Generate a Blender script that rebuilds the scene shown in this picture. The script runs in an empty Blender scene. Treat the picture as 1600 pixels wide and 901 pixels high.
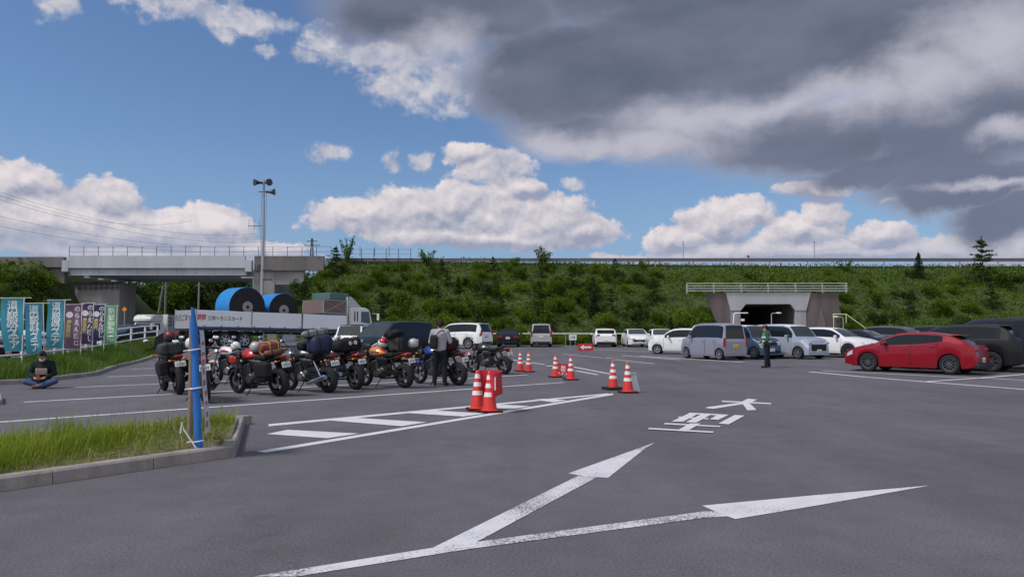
import bpy, bmesh, math, random
from mathutils import Vector, Matrix
random.seed(7)
R = math.radians
C = bpy.context.scene.collection
SC = bpy.context.scene

# ---------------------------------------------------------------- camera
CAM_H, F, PITCH = 1.30, 1180.0, R(3.61)
cam_d = bpy.data.cameras.new('camera'); cam = bpy.data.objects.new('camera', cam_d); C.objects.link(cam)
cam.location = (0, 0, CAM_H); cam.rotation_euler = (R(90) + PITCH, 0, 0)
cam_d.sensor_width = 36; cam_d.lens = F / 1600 * 36; cam_d.clip_end = 6000; cam_d.clip_start = .05
SC.camera = cam
EXPOSURE = 1.0
SC.view_settings.view_transform = 'Standard'; SC.view_settings.look = 'None'
SC.view_settings.exposure = EXPOSURE; SC.view_settings.gamma = 1; SC.view_settings.use_curve_mapping = False

def ray(px, py):
    x, y = (px - 800) / F, (450.5 - py) / F
    return Vector((x, math.cos(PITCH) - y * math.sin(PITCH), math.sin(PITCH) + y * math.cos(PITCH)))
def sst(t): t = max(0, min(1, t)); return t * t * (3 - 2 * t)
def gz(x, y):                                   # height of the parking lot: falls gently towards the viewer
    z = .012 * max(0, min(y, 70) - 24)
    return z + .30 * sst((-x - 8) / 6) * sst((y - 32) / 12)
def G(px, py, dz=0.0):                          # the point of the lot (raised by dz) seen at a place of the photo
    d = ray(px, py); t = 1.0
    lo, hi = .5, 400.0
    for _ in range(60):
        t = (lo + hi) / 2
        p = Vector((0, 0, CAM_H)) + d * t
        if p.z > gz(p.x, p.y) + dz: lo = t
        else: hi = t
    return Vector((0, 0, CAM_H)) + d * t
def P(px, py, Y):
    d = ray(px, py); return Vector((0, 0, CAM_H)) + d * (Y / d.y)
def lin(c):
    return tuple((v / 255 / 12.92) if v / 255 <= .04045 else ((v / 255 + .055) / 1.055) ** 2.4 for v in c)

# ---------------------------------------------------------------- sky and sun
SUN_AZ, SUN_EL = -115, 52
SKY_STRENGTH = 0.05
world = bpy.data.worlds.new('World'); SC.world = world; world.use_nodes = True
wt = world.node_tree; wt.nodes.clear(); WN = wt.nodes; WL = wt.links
def wm(op, a, b=None, clamp=False):
    n = WN.new('ShaderNodeMath'); n.operation = op; n.use_clamp = clamp
    for i, v in enumerate((a, b)):
        if v is None: continue
        if isinstance(v, (int, float)): n.inputs[i].default_value = v
        else: WL.new(v, n.inputs[i])
    return n.outputs[0]
def wv(op, a, b):
    n = WN.new('ShaderNodeVectorMath'); n.operation = op
    for i, v in enumerate((a, b)):
        if v is None: continue
        if isinstance(v, tuple): n.inputs[i].default_value = v
        elif isinstance(v, (int, float)): n.inputs['Scale'].default_value = v
        else: WL.new(v, n.inputs[i])
    return n.outputs['Value'] if op in ('LENGTH', 'DOT_PRODUCT') else n.outputs[0]
def wnoise(vec, scale, detail=6, rough=.55, col=False):
    n = WN.new('ShaderNodeTexNoise'); n.noise_dimensions = '3D'
    n.inputs['Scale'].default_value = scale; n.inputs['Detail'].default_value = detail; n.inputs['Roughness'].default_value = rough
    WL.new(vec, n.inputs['Vector']); return n.outputs['Color' if col else 'Fac']
def wramp(v, a, b, c=0.0, d=1.0, smooth=True):
    n = WN.new('ShaderNodeMapRange'); n.interpolation_type = 'SMOOTHSTEP' if smooth else 'LINEAR'; n.clamp = True
    n.inputs['From Min'].default_value = a; n.inputs['From Max'].default_value = b
    n.inputs['To Min'].default_value = c; n.inputs['To Max'].default_value = d
    WL.new(v, n.inputs['Value']); return n.outputs[0]
def wmix(f, a, b):
    n = WN.new('ShaderNodeMix'); n.data_type = 'RGBA'; n.clamp_factor = True
    if isinstance(f, (int, float)): n.inputs[0].default_value = f
    else: WL.new(f, n.inputs[0])
    for i, v in ((6, a), (7, b)):
        if isinstance(v, tuple): n.inputs[i].default_value = (*v, 1)
        else: WL.new(v, n.inputs[i])
    return n.outputs[2]
def skycol(c, k=1.0): return tuple(v * k / 2 ** EXPOSURE / SKY_STRENGTH for v in lin(c))

tc = WN.new('ShaderNodeTexCoord'); sep = WN.new('ShaderNodeSeparateXYZ'); WL.new(tc.outputs['Generated'], sep.inputs[0])
dx, dy, dz_ = sep.outputs
az = wm('ARCTAN2', dx, dy)
te = wm('DIVIDE', dz_, wm('SQRT', wm('ADD', wm('ADD', wm('MULTIPLY', dx, dx), wm('MULTIPLY', dy, dy)), 1e-4)))
te = wm('MINIMUM', te, 4.0)
cmb = WN.new('ShaderNodeCombineXYZ'); WL.new(az, cmb.inputs[0]); WL.new(te, cmb.inputs[1]); UV = cmb.outputs[0]
def sky_uv(px, py):
    d = ray(px, py); return math.atan2(d.x, d.y), d.z / math.hypot(d.x, d.y)
def blobs(uv, items):
    out = None
    for cx, cy, rx, ry in items:                # ellipses of the cloud plan, as direction from the viewer
        u, v = sky_uv(cx, cy)
        u1, _ = sky_uv(cx + rx, cy); _, v1 = sky_uv(cx, cy - ry)
        p = wv('SUBTRACT', uv, (u, v, 0)); p = wv('MULTIPLY', p, (1 / abs(u1 - u), 1 / abs(v1 - v), 0))
        d = wm('SUBTRACT', 1.0, wv('LENGTH', p, None))
        out = d if out is None else wm('MAXIMUM', out, d)
    return out
def warp(uv, scale, amp, detail=6, rough=.6):
    n = wnoise(uv, scale, detail, rough, True)
    return wv('ADD', uv, wv('MULTIPLY', wv('SUBTRACT', n, (.5, .5, .5)), (amp, amp, 0)))
nish = WN.new('ShaderNodeTexSky'); nish.sky_type = 'NISHITA'; nish.sun_disc = False
nish.sun_elevation = R(SUN_EL); nish.sun_rotation = R(SUN_AZ); nish.altitude = 50; nish.air_density = 1.0; nish.dust_density = .4; nish.ozone_density = 2.5
hsv = WN.new('ShaderNodeHueSaturation'); WL.new(nish.outputs[0], hsv.inputs['Color'])
hsv.inputs['Saturation'].default_value = 1.0; hsv.inputs['Value'].default_value = 1.0
tint = WN.new('ShaderNodeMix'); tint.data_type = 'RGBA'; tint.blend_type = 'MULTIPLY'; tint.inputs[0].default_value = 1
WL.new(hsv.outputs[0], tint.inputs[6]); tint.inputs[7].default_value = (.82, .94, 1.09, 1); SKY = tint.outputs[2]
# a little haze whitening low over the horizon
SKY = wmix(wramp(te, .0, .30, .75, 0.0), SKY, skycol((134, 162, 196)))

# --- cumulus banks along the horizon
def wvor(vec, scale, detail=2.0):
    n = WN.new('ShaderNodeTexVoronoi'); n.feature = 'F1'; n.normalize = True
    n.inputs['Scale'].default_value = scale; n.inputs['Detail'].default_value = detail; n.inputs['Roughness'].default_value = .55;
    WL.new(vec, n.inputs['Vector']); return n.outputs['Distance']
CUM = [(-60, 330, 200, 66), (60, 345, 210, 58), (230, 365, 170, 46), (330, 355, 75, 36), (400, 388, 90, 20), (170, 305, 60, 32), (40, 285, 60, 36), (225, 395, 260, 22), (10, 300, 60, 50),
       (560, 338, 85, 34), (650, 330, 90, 42), (710, 322, 70, 42), (760, 340, 100, 50), (850, 350, 95, 50), (905, 362, 72, 32), (760, 372, 220, 22),
       (770, 262, 66, 36), (735, 238, 40, 22), (815, 292, 40, 20),
       (1060, 376, 58, 24), (1120, 352, 66, 40), (1170, 335, 50, 32), (1250, 360, 70, 34), (1285, 335, 36, 32), (1370, 370, 70, 28), (1480, 388, 110, 24), (1590, 385, 70, 30), (1220, 394, 260, 22),
       (1275, 290, 70, 16), (1500, 300, 130, 10), (1250, 398, 500, 10)]
wob = wv('MULTIPLY', wv('SUBTRACT', wnoise(UV, 11, 6, .6, True), (.5, .5, .5)), (.055, .04, 0))
def cum_field(uv):
    uw = wv('ADD', uv, wob)
    d = wm('ADD', blobs(uw, CUM), wm('MULTIPLY', wm('SUBTRACT', .42, wvor(wv('MULTIPLY', uw, (1.0, 1.25, 1)), 26, 3.0)), 1.15))
    return wm('ADD', d, wm('MULTIPLY', wm('SUBTRACT', wnoise(uv, 70, 6, .62), .5), .50))
cumd = cum_field(UV); cumu = cum_field(wv('ADD', UV, (-.005, .0085, 0)))
cum_mask = wramp(cumd, .06, .30)
n1 = wnoise(UV, 38, 8, .6); n1b = wnoise(wv('ADD', UV, (-.004, .010, 0)), 38, 8, .6)
n2 = wnoise(UV, 13, 5, .5); n2b = wnoise(wv('ADD', UV, (-.008, .022, 0)), 13, 5, .5)
lit = wm('ADD', wm('MULTIPLY', wm('SUBTRACT', cumd, cumu), 1.0), .50)
lit = wm('ADD', lit, wm('MULTIPLY', wm('SUBTRACT', n2, n2b), 1.2))
cum_col = wmix(wramp(lit, .10, .95, 0, 1, False), skycol((152, 159, 182)), skycol((229, 221, 223)))
cum_col = wmix(wramp(te, .085, .14, .60, 0), cum_col, skycol((160, 170, 194)))
col = wmix(cum_mask, SKY, cum_col)
# --- small bright puffs and the cloud at upper left
w2 = warp(UV, 14, .06, 8, .65)
puf = blobs(w2, [(515, 240, 38, 22), (612, 248, 22, 16), (660, 246, 22, 15), (700, 252, 10, 6), (300, 15, 130, 34), (390, 30, 70, 26), (215, 2, 70, 20), (350, 52, 24, 22), (420, 84, 22, 13), (85, 8, 40, 26),
                 (500, 65, 44, 30), (560, 95, 76, 34), (630, 130, 80, 44), (690, 130, 60, 52), (480, 95, 30, 18), (620, 95, 90, 40), (890, 280, 24, 14), (780, 255, 50, 26), (930, 222, 36, 26)])
pd = wm('ADD', puf, wm('ADD', wm('MULTIPLY', wm('SUBTRACT', n1, .5), 1.7), wm('MULTIPLY', wm('SUBTRACT', n2, .5), 1.2)))
pm = wramp(pd, -.05, .70)
plit = wm('ADD', wm('MULTIPLY', wm('SUBTRACT', n1, n1b), 2.0), wm('ADD', .55, wm('MULTIPLY', wm('SUBTRACT', n2, n2b), 2.0)))
pcol = wmix(wramp(plit, .1, 1.0, 0, 1, False), skycol((160, 168, 190)), skycol((206, 204, 212)))
col = wmix(pm, col, pcol)
# --- the dark deck over the right half
w3 = warp(UV, 5, .12, 7, .58)
deck = blobs(w3, [(1450, 60, 300, 140), (1050, -120, 620, 220), (1150, 60, 480, 170), (900, 110, 240, 110), (1000, 205, 270, 62), (1250, 215, 360, 75), (1500, 190, 300, 125), (1570, 330, 130, 50), (1500, 290, 200, 40), (700, 20, 240, 80), (1650, 60, 300, 200), (1420, 262, 260, 40)])
n3 = wnoise(wv('MULTIPLY', UV, (1, 2.2, 1)), 5, 6, .5); n4 = wnoise(wv('MULTIPLY', w3, (1, 1.7, 1)), 13, 7, .58)
dd = wm('ADD', deck, wm('ADD', wm('MULTIPLY', wm('SUBTRACT', n3, .5), .30), wm('MULTIPLY', wm('SUBTRACT', n4, .5), .34)))
dm = wramp(dd, -.08, .42)
w4 = warp(UV, 6, .10, 7, .6)
lite = blobs(w4, [(1060, 190, 130, 40), (1200, 165, 230, 28), (1340, 150, 150, 40), (1450, 125, 130, 55), (1560, 70, 150, 75), (930, 225, 60, 32), (1580, 215, 60, 18), (1560, 292, 130, 9), (1000, 225, 140, 34), (860, 232, 120, 28), (690, 90, 60, 60)])
lf = wm('ADD', lite, wm('ADD', wm('MULTIPLY', wm('SUBTRACT', n4, .5), 1.0), wm('MULTIPLY', wm('SUBTRACT', n1, .5), .35)))
lf = wramp(lf, -.55, .95)
dark = wmix(wramp(n3, .3, .7), skycol((94, 102, 122)), skycol((116, 123, 145)))
dark = wmix(wramp(wm('ADD', te, wm('MULTIPLY', wm('SUBTRACT', n4, .5), .25)), .36, .16, 0, .7), dark, skycol((116, 125, 149)))
deck_col = wmix(lf, dark, skycol((186, 185, 199)))
edge = wramp(dd, .05, .5, .45, 0)
deck_col = wmix(edge, deck_col, skycol((186, 186, 198)))
col = wmix(dm, col, deck_col)
# --- unseen sky behind the viewer: broken cloud, added and brightened as fill light
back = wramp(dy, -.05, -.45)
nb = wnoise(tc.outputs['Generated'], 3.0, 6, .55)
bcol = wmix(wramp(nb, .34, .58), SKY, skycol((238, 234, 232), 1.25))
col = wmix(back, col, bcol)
over = wramp(te, 1.0, 1.9)
col = wmix(wm('MULTIPLY', over, wm('SUBTRACT', 1.0, back)), col, wmix(wramp(nb, .35, .65), skycol((150, 156, 172)), skycol((205, 205, 212))))
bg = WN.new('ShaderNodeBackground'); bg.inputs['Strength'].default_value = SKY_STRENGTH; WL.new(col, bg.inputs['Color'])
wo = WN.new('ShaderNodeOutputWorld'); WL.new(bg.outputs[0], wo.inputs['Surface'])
world.cycles.sampling_method = 'MANUAL'; world.cycles.sample_map_resolution = 512

sd = bpy.data.lights.new('sun', 'SUN'); sd.energy = 1.5; sd.angle = R(13); sd.color = (1, .96, .9)
sun = bpy.data.objects.new('sun', sd); C.objects.link(sun)
sun.rotation_euler = (R(90 - SUN_EL), 0, R(-(SUN_AZ + 180)))

# ---------------------------------------------------------------- materials
MATS = {}
def nt(m):
    m.use_nodes = True; return m.node_tree.nodes, m.node_tree.links
def mat(name, rgb, rough=.5, metal=0.0, var=.12, scale=3.0, bump=0.0, coat=0.0, spec=.5, emit=None):
    """plain coloured surface with a slight procedural unevenness of colour and gloss; rgb is linear"""
    if name in MATS: return MATS[name]
    m = bpy.data.materials.new(name); N, L = nt(m); b = N['Principled BSDF']
    t = N.new('ShaderNodeTexCoord'); n = N.new('ShaderNodeTexNoise'); n.inputs['Scale'].default_value = scale; n.inputs['Detail'].default_value = 5
    L.new(t.outputs['Object'], n.inputs['Vector'])
    r = N.new('ShaderNodeMix'); r.data_type = 'RGBA'; L.new(n.outputs['Fac'], r.inputs[0])
    r.inputs[6].default_value = (*[max(0, c * (1 - var)) for c in rgb], 1); r.inputs[7].default_value = (*[min(1, c * (1 + var)) for c in rgb], 1)
    L.new(r.outputs[2], b.inputs['Base Color'])
    b.inputs['Roughness'].default_value = rough; b.inputs['Metallic'].default_value = metal
    if max(rgb) < .06 and rough > .3: spec = min(spec, .18)
    b.inputs['Coat Weight'].default_value = coat; b.inputs['Coat Roughness'].default_value = .05; b.inputs['Specular IOR Level'].default_value = spec
    if bump:
        bp = N.new('ShaderNodeBump'); bp.inputs['Strength'].default_value = bump; bp.inputs['Distance'].default_value = .02
        n2 = N.new('ShaderNodeTexNoise'); n2.inputs['Scale'].default_value = scale * 8; n2.inputs['Detail'].default_value = 6
        L.new(t.outputs['Object'], n2.inputs['Vector']); L.new(n2.outputs['Fac'], bp.inputs['Height']); L.new(bp.outputs[0], b.inputs['Normal'])
    if emit:
        b.inputs['Emission Color'].default_value = (*emit[0], 1); b.inputs['Emission Strength'].default_value = emit[1]
    MATS[name] = m; return m
def asphalt():
    m = bpy.data.materials.new('asphalt'); N, L = nt(m); b = N['Principled BSDF']
    t = N.new('ShaderNodeTexCoord').outputs['Object']
    def noise(s, d=4, r=.6):
        n = N.new('ShaderNodeTexNoise'); n.inputs['Scale'].default_value = s; n.inputs['Detail'].default_value = d; n.inputs['Roughness'].default_value = r; L.new(t, n.inputs['Vector']); return n.outputs['Fac']
    def ramp(v, pts):
        c = N.new('ShaderNodeValToRGB'); e = c.color_ramp.elements
        while len(e) < len(pts): e.new(.5)
        for k, (p, q) in zip(e, pts): k.position = p; k.color = (*q, 1)
        L.new(v, c.inputs[0]); return c.outputs[0]
    def mul(a, bb, f=1.0):
        x = N.new('ShaderNodeMix'); x.data_type = 'RGBA'; x.blend_type = 'MULTIPLY'; x.inputs[0].default_value = f; L.new(a, x.inputs[6]); L.new(bb, x.inputs[7]); return x.outputs[2]
    fine = ramp(noise(55, 8, .75), [(.30, (.050, .046, .054)), (.5, (.109, .103, .116)), (.70, (.185, .176, .194))])
    big = ramp(noise(.22, 6, .62), [(.3, (.78, .78, .785)), (.7, (1.15, 1.14, 1.15))])
    med = ramp(noise(2.6, 5, .6), [(.25, (.86, .85, .86)), (.75, (1.1, 1.1, 1.1))])
    v = N.new('ShaderNodeTexVoronoi'); v.inputs['Scale'].default_value = 42; L.new(t, v.inputs['Vector'])
    chips = ramp(v.outputs['Distance'], [(.04, (2.3, 2.25, 2.3)), (.11, (1, 1, 1))])
    sp = N.new('ShaderNodeTexNoise'); sp.inputs['Scale'].default_value = 9; L.new(t, sp.inputs['Vector'])
    chips2 = N.new('ShaderNodeMix'); chips2.data_type = 'RGBA'; chips2.inputs[6].default_value = (1, 1, 1, 1); L.new(chips, chips2.inputs[7])
    mr = N.new('ShaderNodeMapRange'); mr.inputs['From Min'].default_value = .55; mr.inputs['From Max'].default_value = .7; L.new(sp.outputs['Fac'], mr.inputs['Value']); L.new(mr.outputs[0], chips2.inputs[0])
    # stretched tyre marks and patches along the driving direction
    mp = N.new('ShaderNodeMapping'); mp.inputs['Scale'].default_value = (.9, .05, 1); mp.inputs['Rotation'].default_value = (0, 0, R(28)); L.new(t, mp.inputs['Vector'])
    tr = N.new('ShaderNodeTexNoise'); tr.inputs['Scale'].default_value = 1.0; tr.inputs['Detail'].default_value = 5; L.new(mp.outputs[0], tr.inputs['Vector'])
    trk = ramp(tr.outputs['Fac'], [(.35, (.90, .90, .90)), (.65, (1.06, 1.06, 1.06))])
    # hairline cracks
    cv = N.new('ShaderNodeTexVoronoi'); cv.feature = 'DISTANCE_TO_EDGE'; cv.inputs['Scale'].default_value = .16
    wn = N.new('ShaderNodeTexNoise'); wn.inputs['Scale'].default_value = .8; wn.inputs['Detail'].default_value = 6; L.new(t, wn.inputs['Vector'])
    wa = N.new('ShaderNodeVectorMath'); wa.operation = 'MULTIPLY_ADD'; L.new(wn.outputs['Color'], wa.inputs[0]); wa.inputs[1].default_value = (2.4, 2.4, 0); L.new(t, wa.inputs[2]); L.new(wa.outputs[0], cv.inputs['Vector'])
    crack = ramp(cv.outputs['Distance'], [(.0, (.86, .86, .86)), (.0012, (1, 1, 1))])
    # oil drips and darker stains
    ov = N.new('ShaderNodeTexVoronoi'); ov.inputs['Scale'].default_value = .42
    wb = N.new('ShaderNodeVectorMath'); wb.operation = 'MULTIPLY_ADD'; L.new(wn.outputs['Color'], wb.inputs[0]); wb.inputs[1].default_value = (.5, .5, 0); L.new(t, wb.inputs[2]); L.new(wb.outputs[0], ov.inputs['Vector'])
    oil = ramp(ov.outputs['Distance'], [(.03, (.74, .73, .74)), (.10, (1, 1, 1))])
    c = mul(mul(mul(mul(mul(mul(fine, big), med), chips2.outputs[2]), trk), crack), oil)
    L.new(c, b.inputs['Base Color']); b.inputs['Roughness'].default_value = .82; b.inputs['Specular IOR Level'].default_value = .35
    bp = N.new('ShaderNodeBump'); bp.inputs['Strength'].default_value = .55; bp.inputs['Distance'].default_value = .006
    L.new(noise(70, 6, .7), bp.inputs['Height']); L.new(bp.outputs[0], b.inputs['Normal'])
    return m
def paint(name, wear, rgb=(.60, .59, .63)):
    m = bpy.data.materials.new(name); N, L = nt(m); b = N['Principled BSDF']
    t = N.new('ShaderNodeTexCoord').outputs['Object']
    n = N.new('ShaderNodeTexNoise'); n.inputs['Scale'].default_value = 48; n.inputs['Detail'].default_value = 8; n.inputs['Roughness'].default_value = .75; L.new(t, n.inputs['Vector'])
    n2 = N.new('ShaderNodeTexNoise'); n2.inputs['Scale'].default_value = 1.6; n2.inputs['Detail'].default_value = 4; L.new(t, n2.inputs['Vector'])
    a = N.new('ShaderNodeMath'); a.operation = 'MULTIPLY_ADD'; L.new(n2.outputs['Fac'], a.inputs[0]); a.inputs[1].default_value = .5; L.new(n.outputs['Fac'], a.inputs[2])
    mr = N.new('ShaderNodeMapRange'); mr.inputs['From Min'].default_value = .98 - wear; mr.inputs['From Max'].default_value = 1.08 - wear; L.new(a.outputs[0], mr.inputs['Value'])
    d = N.new('ShaderNodeTexNoise'); d.inputs['Scale'].default_value = 5; d.inputs['Detail'].default_value = 6; L.new(t, d.inputs['Vector'])
    w = N.new('ShaderNodeMix'); w.data_type = 'RGBA'; L.new(d.outputs['Fac'], w.inputs[0]); w.inputs[6].default_value = (*[c * .78 for c in rgb], 1); w.inputs[7].default_value = (*[c * 1.1 for c in rgb], 1)
    x = N.new('ShaderNodeMix'); x.data_type = 'RGBA'; L.new(mr.outputs[0], x.inputs[0]); L.new(w.outputs[2], x.inputs[6]); x.inputs[7].default_value = (.14, .135, .15, 1)
    L.new(x.outputs[2], b.inputs['Base Color']); b.inputs['Roughness'].default_value = .75
    bp = N.new('ShaderNodeBump'); bp.inputs['Strength'].default_value = .4; bp.inputs['Distance'].default_value = .004; L.new(n.outputs['Fac'], bp.inputs['Height']); L.new(bp.outputs[0], b.inputs['Normal'])
    return m
def concrete(name, rgb, stain=.35, scale=1.2):
    m = bpy.data.materials.new(name); N, L = nt(m); b = N['Principled BSDF']
    t = N.new('ShaderNodeTexCoord').outputs['Object']
    mp = N.new('ShaderNodeMapping'); mp.inputs['Scale'].default_value = (1, 1, .18); L.new(t, mp.inputs['Vector'])
    a = N.new('ShaderNodeTexNoise'); a.inputs['Scale'].default_value = scale; a.inputs['Detail'].default_value = 7; a.inputs['Roughness'].default_value = .65; L.new(mp.outputs[0], a.inputs['Vector'])
    f = N.new('ShaderNodeTexNoise'); f.inputs['Scale'].default_value = 45; f.inputs['Detail'].default_value = 6; L.new(t, f.inputs['Vector'])
    s = N.new('ShaderNodeMath'); s.operation = 'MULTIPLY_ADD'; L.new(f.outputs['Fac'], s.inputs[0]); s.inputs[1].default_value = .35; L.new(a.outputs['Fac'], s.inputs[2])
    c = N.new('ShaderNodeValToRGB'); e = c.color_ramp.elements; e[0].position = .4; e[1].position = .85
    e[0].color = (*[v * (1 - stain) for v in rgb], 1); e[1].color = (*[v * 1.12 for v in rgb], 1)
    L.new(s.outputs[0], c.inputs[0]); L.new(c.outputs[0], b.inputs['Base Color']); b.inputs['Roughness'].default_value = .85
    bp = N.new('ShaderNodeBump'); bp.inputs['Strength'].default_value = .3; bp.inputs['Distance'].default_value = .01; L.new(f.outputs['Fac'], bp.inputs['Height']); L.new(bp.outputs[0], b.inputs['Normal'])
    return m
def foliage(name, a, bcol, trans=.25, hue=None):
    m = bpy.data.materials.new(name); N, L = nt(m); b = N['Principled BSDF']
    g = N.new('ShaderNodeNewGeometry'); oi = N.new('ShaderNodeObjectInfo')
    n = N.new('ShaderNodeTexNoise'); n.inputs['Scale'].default_value = .55; n.inputs['Detail'].default_value = 5; L.new(g.outputs['Position'], n.inputs['Vector'])
    s = N.new('ShaderNodeMath'); s.operation = 'MULTIPLY_ADD'; L.new(g.outputs['Random Per Island'], s.inputs[0]); s.inputs[1].default_value = .45
    mr = N.new('ShaderNodeMapRange'); mr.inputs['From Min'].default_value = .3; mr.inputs['From Max'].default_value = .7; mr.inputs['To Max'].default_value = .55; L.new(n.outputs['Fac'], mr.inputs['Value']); L.new(mr.outputs[0], s.inputs[2])
    s2 = N.new('ShaderNodeMath'); s2.operation = 'MULTIPLY_ADD'; L.new(oi.outputs['Random'], s2.inputs[0]); s2.inputs[1].default_value = .12; L.new(s.outputs[0], s2.inputs[2])
    c = N.new('ShaderNodeValToRGB'); e = c.color_ramp.elements; e[0].position = .1; e[1].position = 1.0
    e[0].color = (*a, 1); e[1].color = (*bcol, 1)
    if hue: k = e.new(.97); k.color = (*hue, 1)
    L.new(s2.outputs[0], c.inputs[0]); L.new(c.outputs[0], b.inputs['Base Color']); b.inputs['Roughness'].default_value = .65; b.inputs['Specular IOR Level'].default_value = .03
    tr = N.new('ShaderNodeBsdfTranslucent'); L.new(c.outputs[0], tr.inputs['Color']); mx = N.new('ShaderNodeMixShader'); mx.inputs[0].default_value = trans
    L.new(b.outputs[0], mx.inputs[1]); L.new(tr.outputs[0], mx.inputs[2]); L.new(mx.outputs[0], N['Material Output'].inputs['Surface'])
    return m

# ---------------------------------------------------------------- mesh collector
class MB:
    def __init__(s): s.v = []; s.f = []
    def add(s, vs, fs):
        o = len(s.v); s.v += [tuple(v) for v in vs]; s.f += [tuple(i + o for i in f) for f in fs]; return s
    def box(s, c, d, rot=None, taper=1.0):
        hx, hy, hz = d[0] / 2, d[1] / 2, d[2] / 2
        vs = [Vector((sx * hx * (taper if sz > 0 else 1), sy * hy * (taper if sz > 0 else 1), sz * hz)) for sz in (-1, 1) for sx, sy in ((-1, -1), (1, -1), (1, 1), (-1, 1))]
        if rot is not None: vs = [rot @ v for v in vs]
        return s.add([v + Vector(c) for v in vs], [(3, 2, 1, 0), (4, 5, 6, 7), (0, 1, 5, 4), (1, 2, 6, 5), (2, 3, 7, 6), (3, 0, 4, 7)])
    def rbox(s, c, d, r=.02, seg=2, rot=None):
        bm = bmesh.new(); bmesh.ops.create_cube(bm, size=1)
        for v in bm.verts: v.co = Vector((v.co.x * d[0], v.co.y * d[1], v.co.z * d[2]))
        bmesh.ops.bevel(bm, geom=list(bm.edges), offset=min(r, min(d) * .49), segments=seg, profile=.5, affect='EDGES')
        bm.verts.index_update(); vs = [v.co.copy() for v in bm.verts]; fs = [[v.index for v in f.verts] for f in bm.faces]; bm.free()
        if rot is not None: vs = [rot @ v for v in vs]
        return s.add([v + Vector(c) for v in vs], fs)
    def tube(s, pts, r, n=8, caps=True):
        pts = [Vector(p) for p in pts]; rs = r if isinstance(r, (list, tuple)) else [r] * len(pts)
        vs = []; up = Vector((0, 0, 1)); last = None
        for i, p in enumerate(pts):
            t = (pts[min(i + 1, len(pts) - 1)] - pts[max(i - 1, 0)])
            t = t.normalized() if t.length > 1e-9 else up
            if last is None: a = t.cross(up if abs(t.z) < .95 else Vector((1, 0, 0))).normalized()
            else: a = (last - t * last.dot(t)).normalized()
            last = a; b = t.cross(a)
            vs += [p + (a * math.cos(k * 2 * math.pi / n) + b * math.sin(k * 2 * math.pi / n)) * rs[i] for k in range(n)]
        fs = [(i * n + k, i * n + (k + 1) % n, (i + 1) * n + (k + 1) % n, (i + 1) * n + k) for i in range(len(pts) - 1) for k in range(n)]
        if caps: fs += [tuple(range(n))[::-1], tuple((len(pts) - 1) * n + k for k in range(n))]
        return s.add(vs, fs)
    def lathe(s, prof, c=(0, 0, 0), n=16, axis='z', caps=True):
        c = Vector(c); vs = []
        for r, h in prof:
            for k in range(n):
                a = k * 2 * math.pi / n; x, y = r * math.cos(a), r * math.sin(a)
                vs.append(c + Vector({'z': (x, y, h), 'y': (x, h, y), 'x': (h, x, y)}[axis]))
        fs = [(i * n + k, i * n + (k + 1) % n, (i + 1) * n + (k + 1) % n, (i + 1) * n + k) for i in range(len(prof) - 1) for k in range(n)]
        if caps: fs += [tuple(range(n))[::-1], tuple((len(prof) - 1) * n + k for k in range(n))]
        return s.add(vs, fs)
    def ball(s, c, r, n=12, m=8, fn=None):
        if isinstance(r, (int, float)): r = (r, r, r)
        vs = []
        for j in range(m + 1):
            th = math.pi * j / m
            for k in range(n):
                a = 2 * math.pi * k / n
                d = Vector((math.sin(th) * math.cos(a), math.sin(th) * math.sin(a), math.cos(th)))
                q = Vector((d.x * r[0], d.y * r[1], d.z * r[2]))
                if fn: q = fn(q, d)
                vs.append(q + Vector(c))
        fs = [(j * n + k, (j + 1) * n + k, (j + 1) * n + (k + 1) % n, j * n + (k + 1) % n) for j in range(m) for k in range(n)]
        return s.add(vs, fs)
    def prism(s, poly, d0, d1, fn):                # fn maps (a, b, depth) to a point
        n = len(poly); vs = [fn(a, b, d0) for a, b in poly] + [fn(a, b, d1) for a, b in poly]
        return s.add(vs, [tuple(range(n))[::-1], tuple(range(n, 2 * n))] + [(i, (i + 1) % n, n + (i + 1) % n, n + i) for i in range(n)])
    def obj(s, name, m, parent=None, smooth=None, fix=True):
        me = bpy.data.meshes.new(name); me.from_pydata(s.v, [], s.f); me.validate()
        if fix:
            bm = bmesh.new(); bm.from_mesh(me); bmesh.ops.recalc_face_normals(bm, faces=bm.faces); bm.to_mesh(me); bm.free()
        for x in (m if isinstance(m, list) else [m]): me.materials.append(x)
        if smooth is not None:
            me.polygons.foreach_set('use_smooth', [True] * len(me.polygons)); me.set_sharp_from_angle(angle=R(smooth))
        o = bpy.data.objects.new(name, me); C.objects.link(o)
        if parent: o.parent = parent
        return o
def tag(o, label=None, cat=None, group=None, kind=None):
    if label: o['label'] = label
    if cat: o['category'] = cat
    if group: o['group'] = group
    if kind: o['kind'] = kind
    return o
def thing(name, label, cat, loc=(0, 0, 0), rz=0.0, group=None):
    o = bpy.data.objects.new(name, None); C.objects.link(o); o.location = loc; o.rotation_euler = (0, 0, rz)
    o.empty_display_size = .2
    return tag(o, label, cat, group)
def children(o): return [c for c in bpy.data.objects if c.parent == o]
def copy_tree(o, parent=None, kids=None):
    kids = kids if kids is not None else children
    c = o.copy(); C.objects.link(c); c.parent = parent
    for ch in kids(o): copy_tree(ch, c, kids)
    return c
def head(h): return R(90 - h)                     # rotation of a thing built facing +X that heads h degrees clockwise from +Y
def fwd(h): return Vector((math.sin(R(h)), math.cos(R(h)), 0))
def rgt(h): return Vector((math.cos(R(h)), -math.sin(R(h)), 0))
def at(o, p):                                     # a point of a placed thing in the world
    return Matrix.LocRotScale(o.location, o.rotation_euler, None) @ Vector(p)
DG = None
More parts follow.
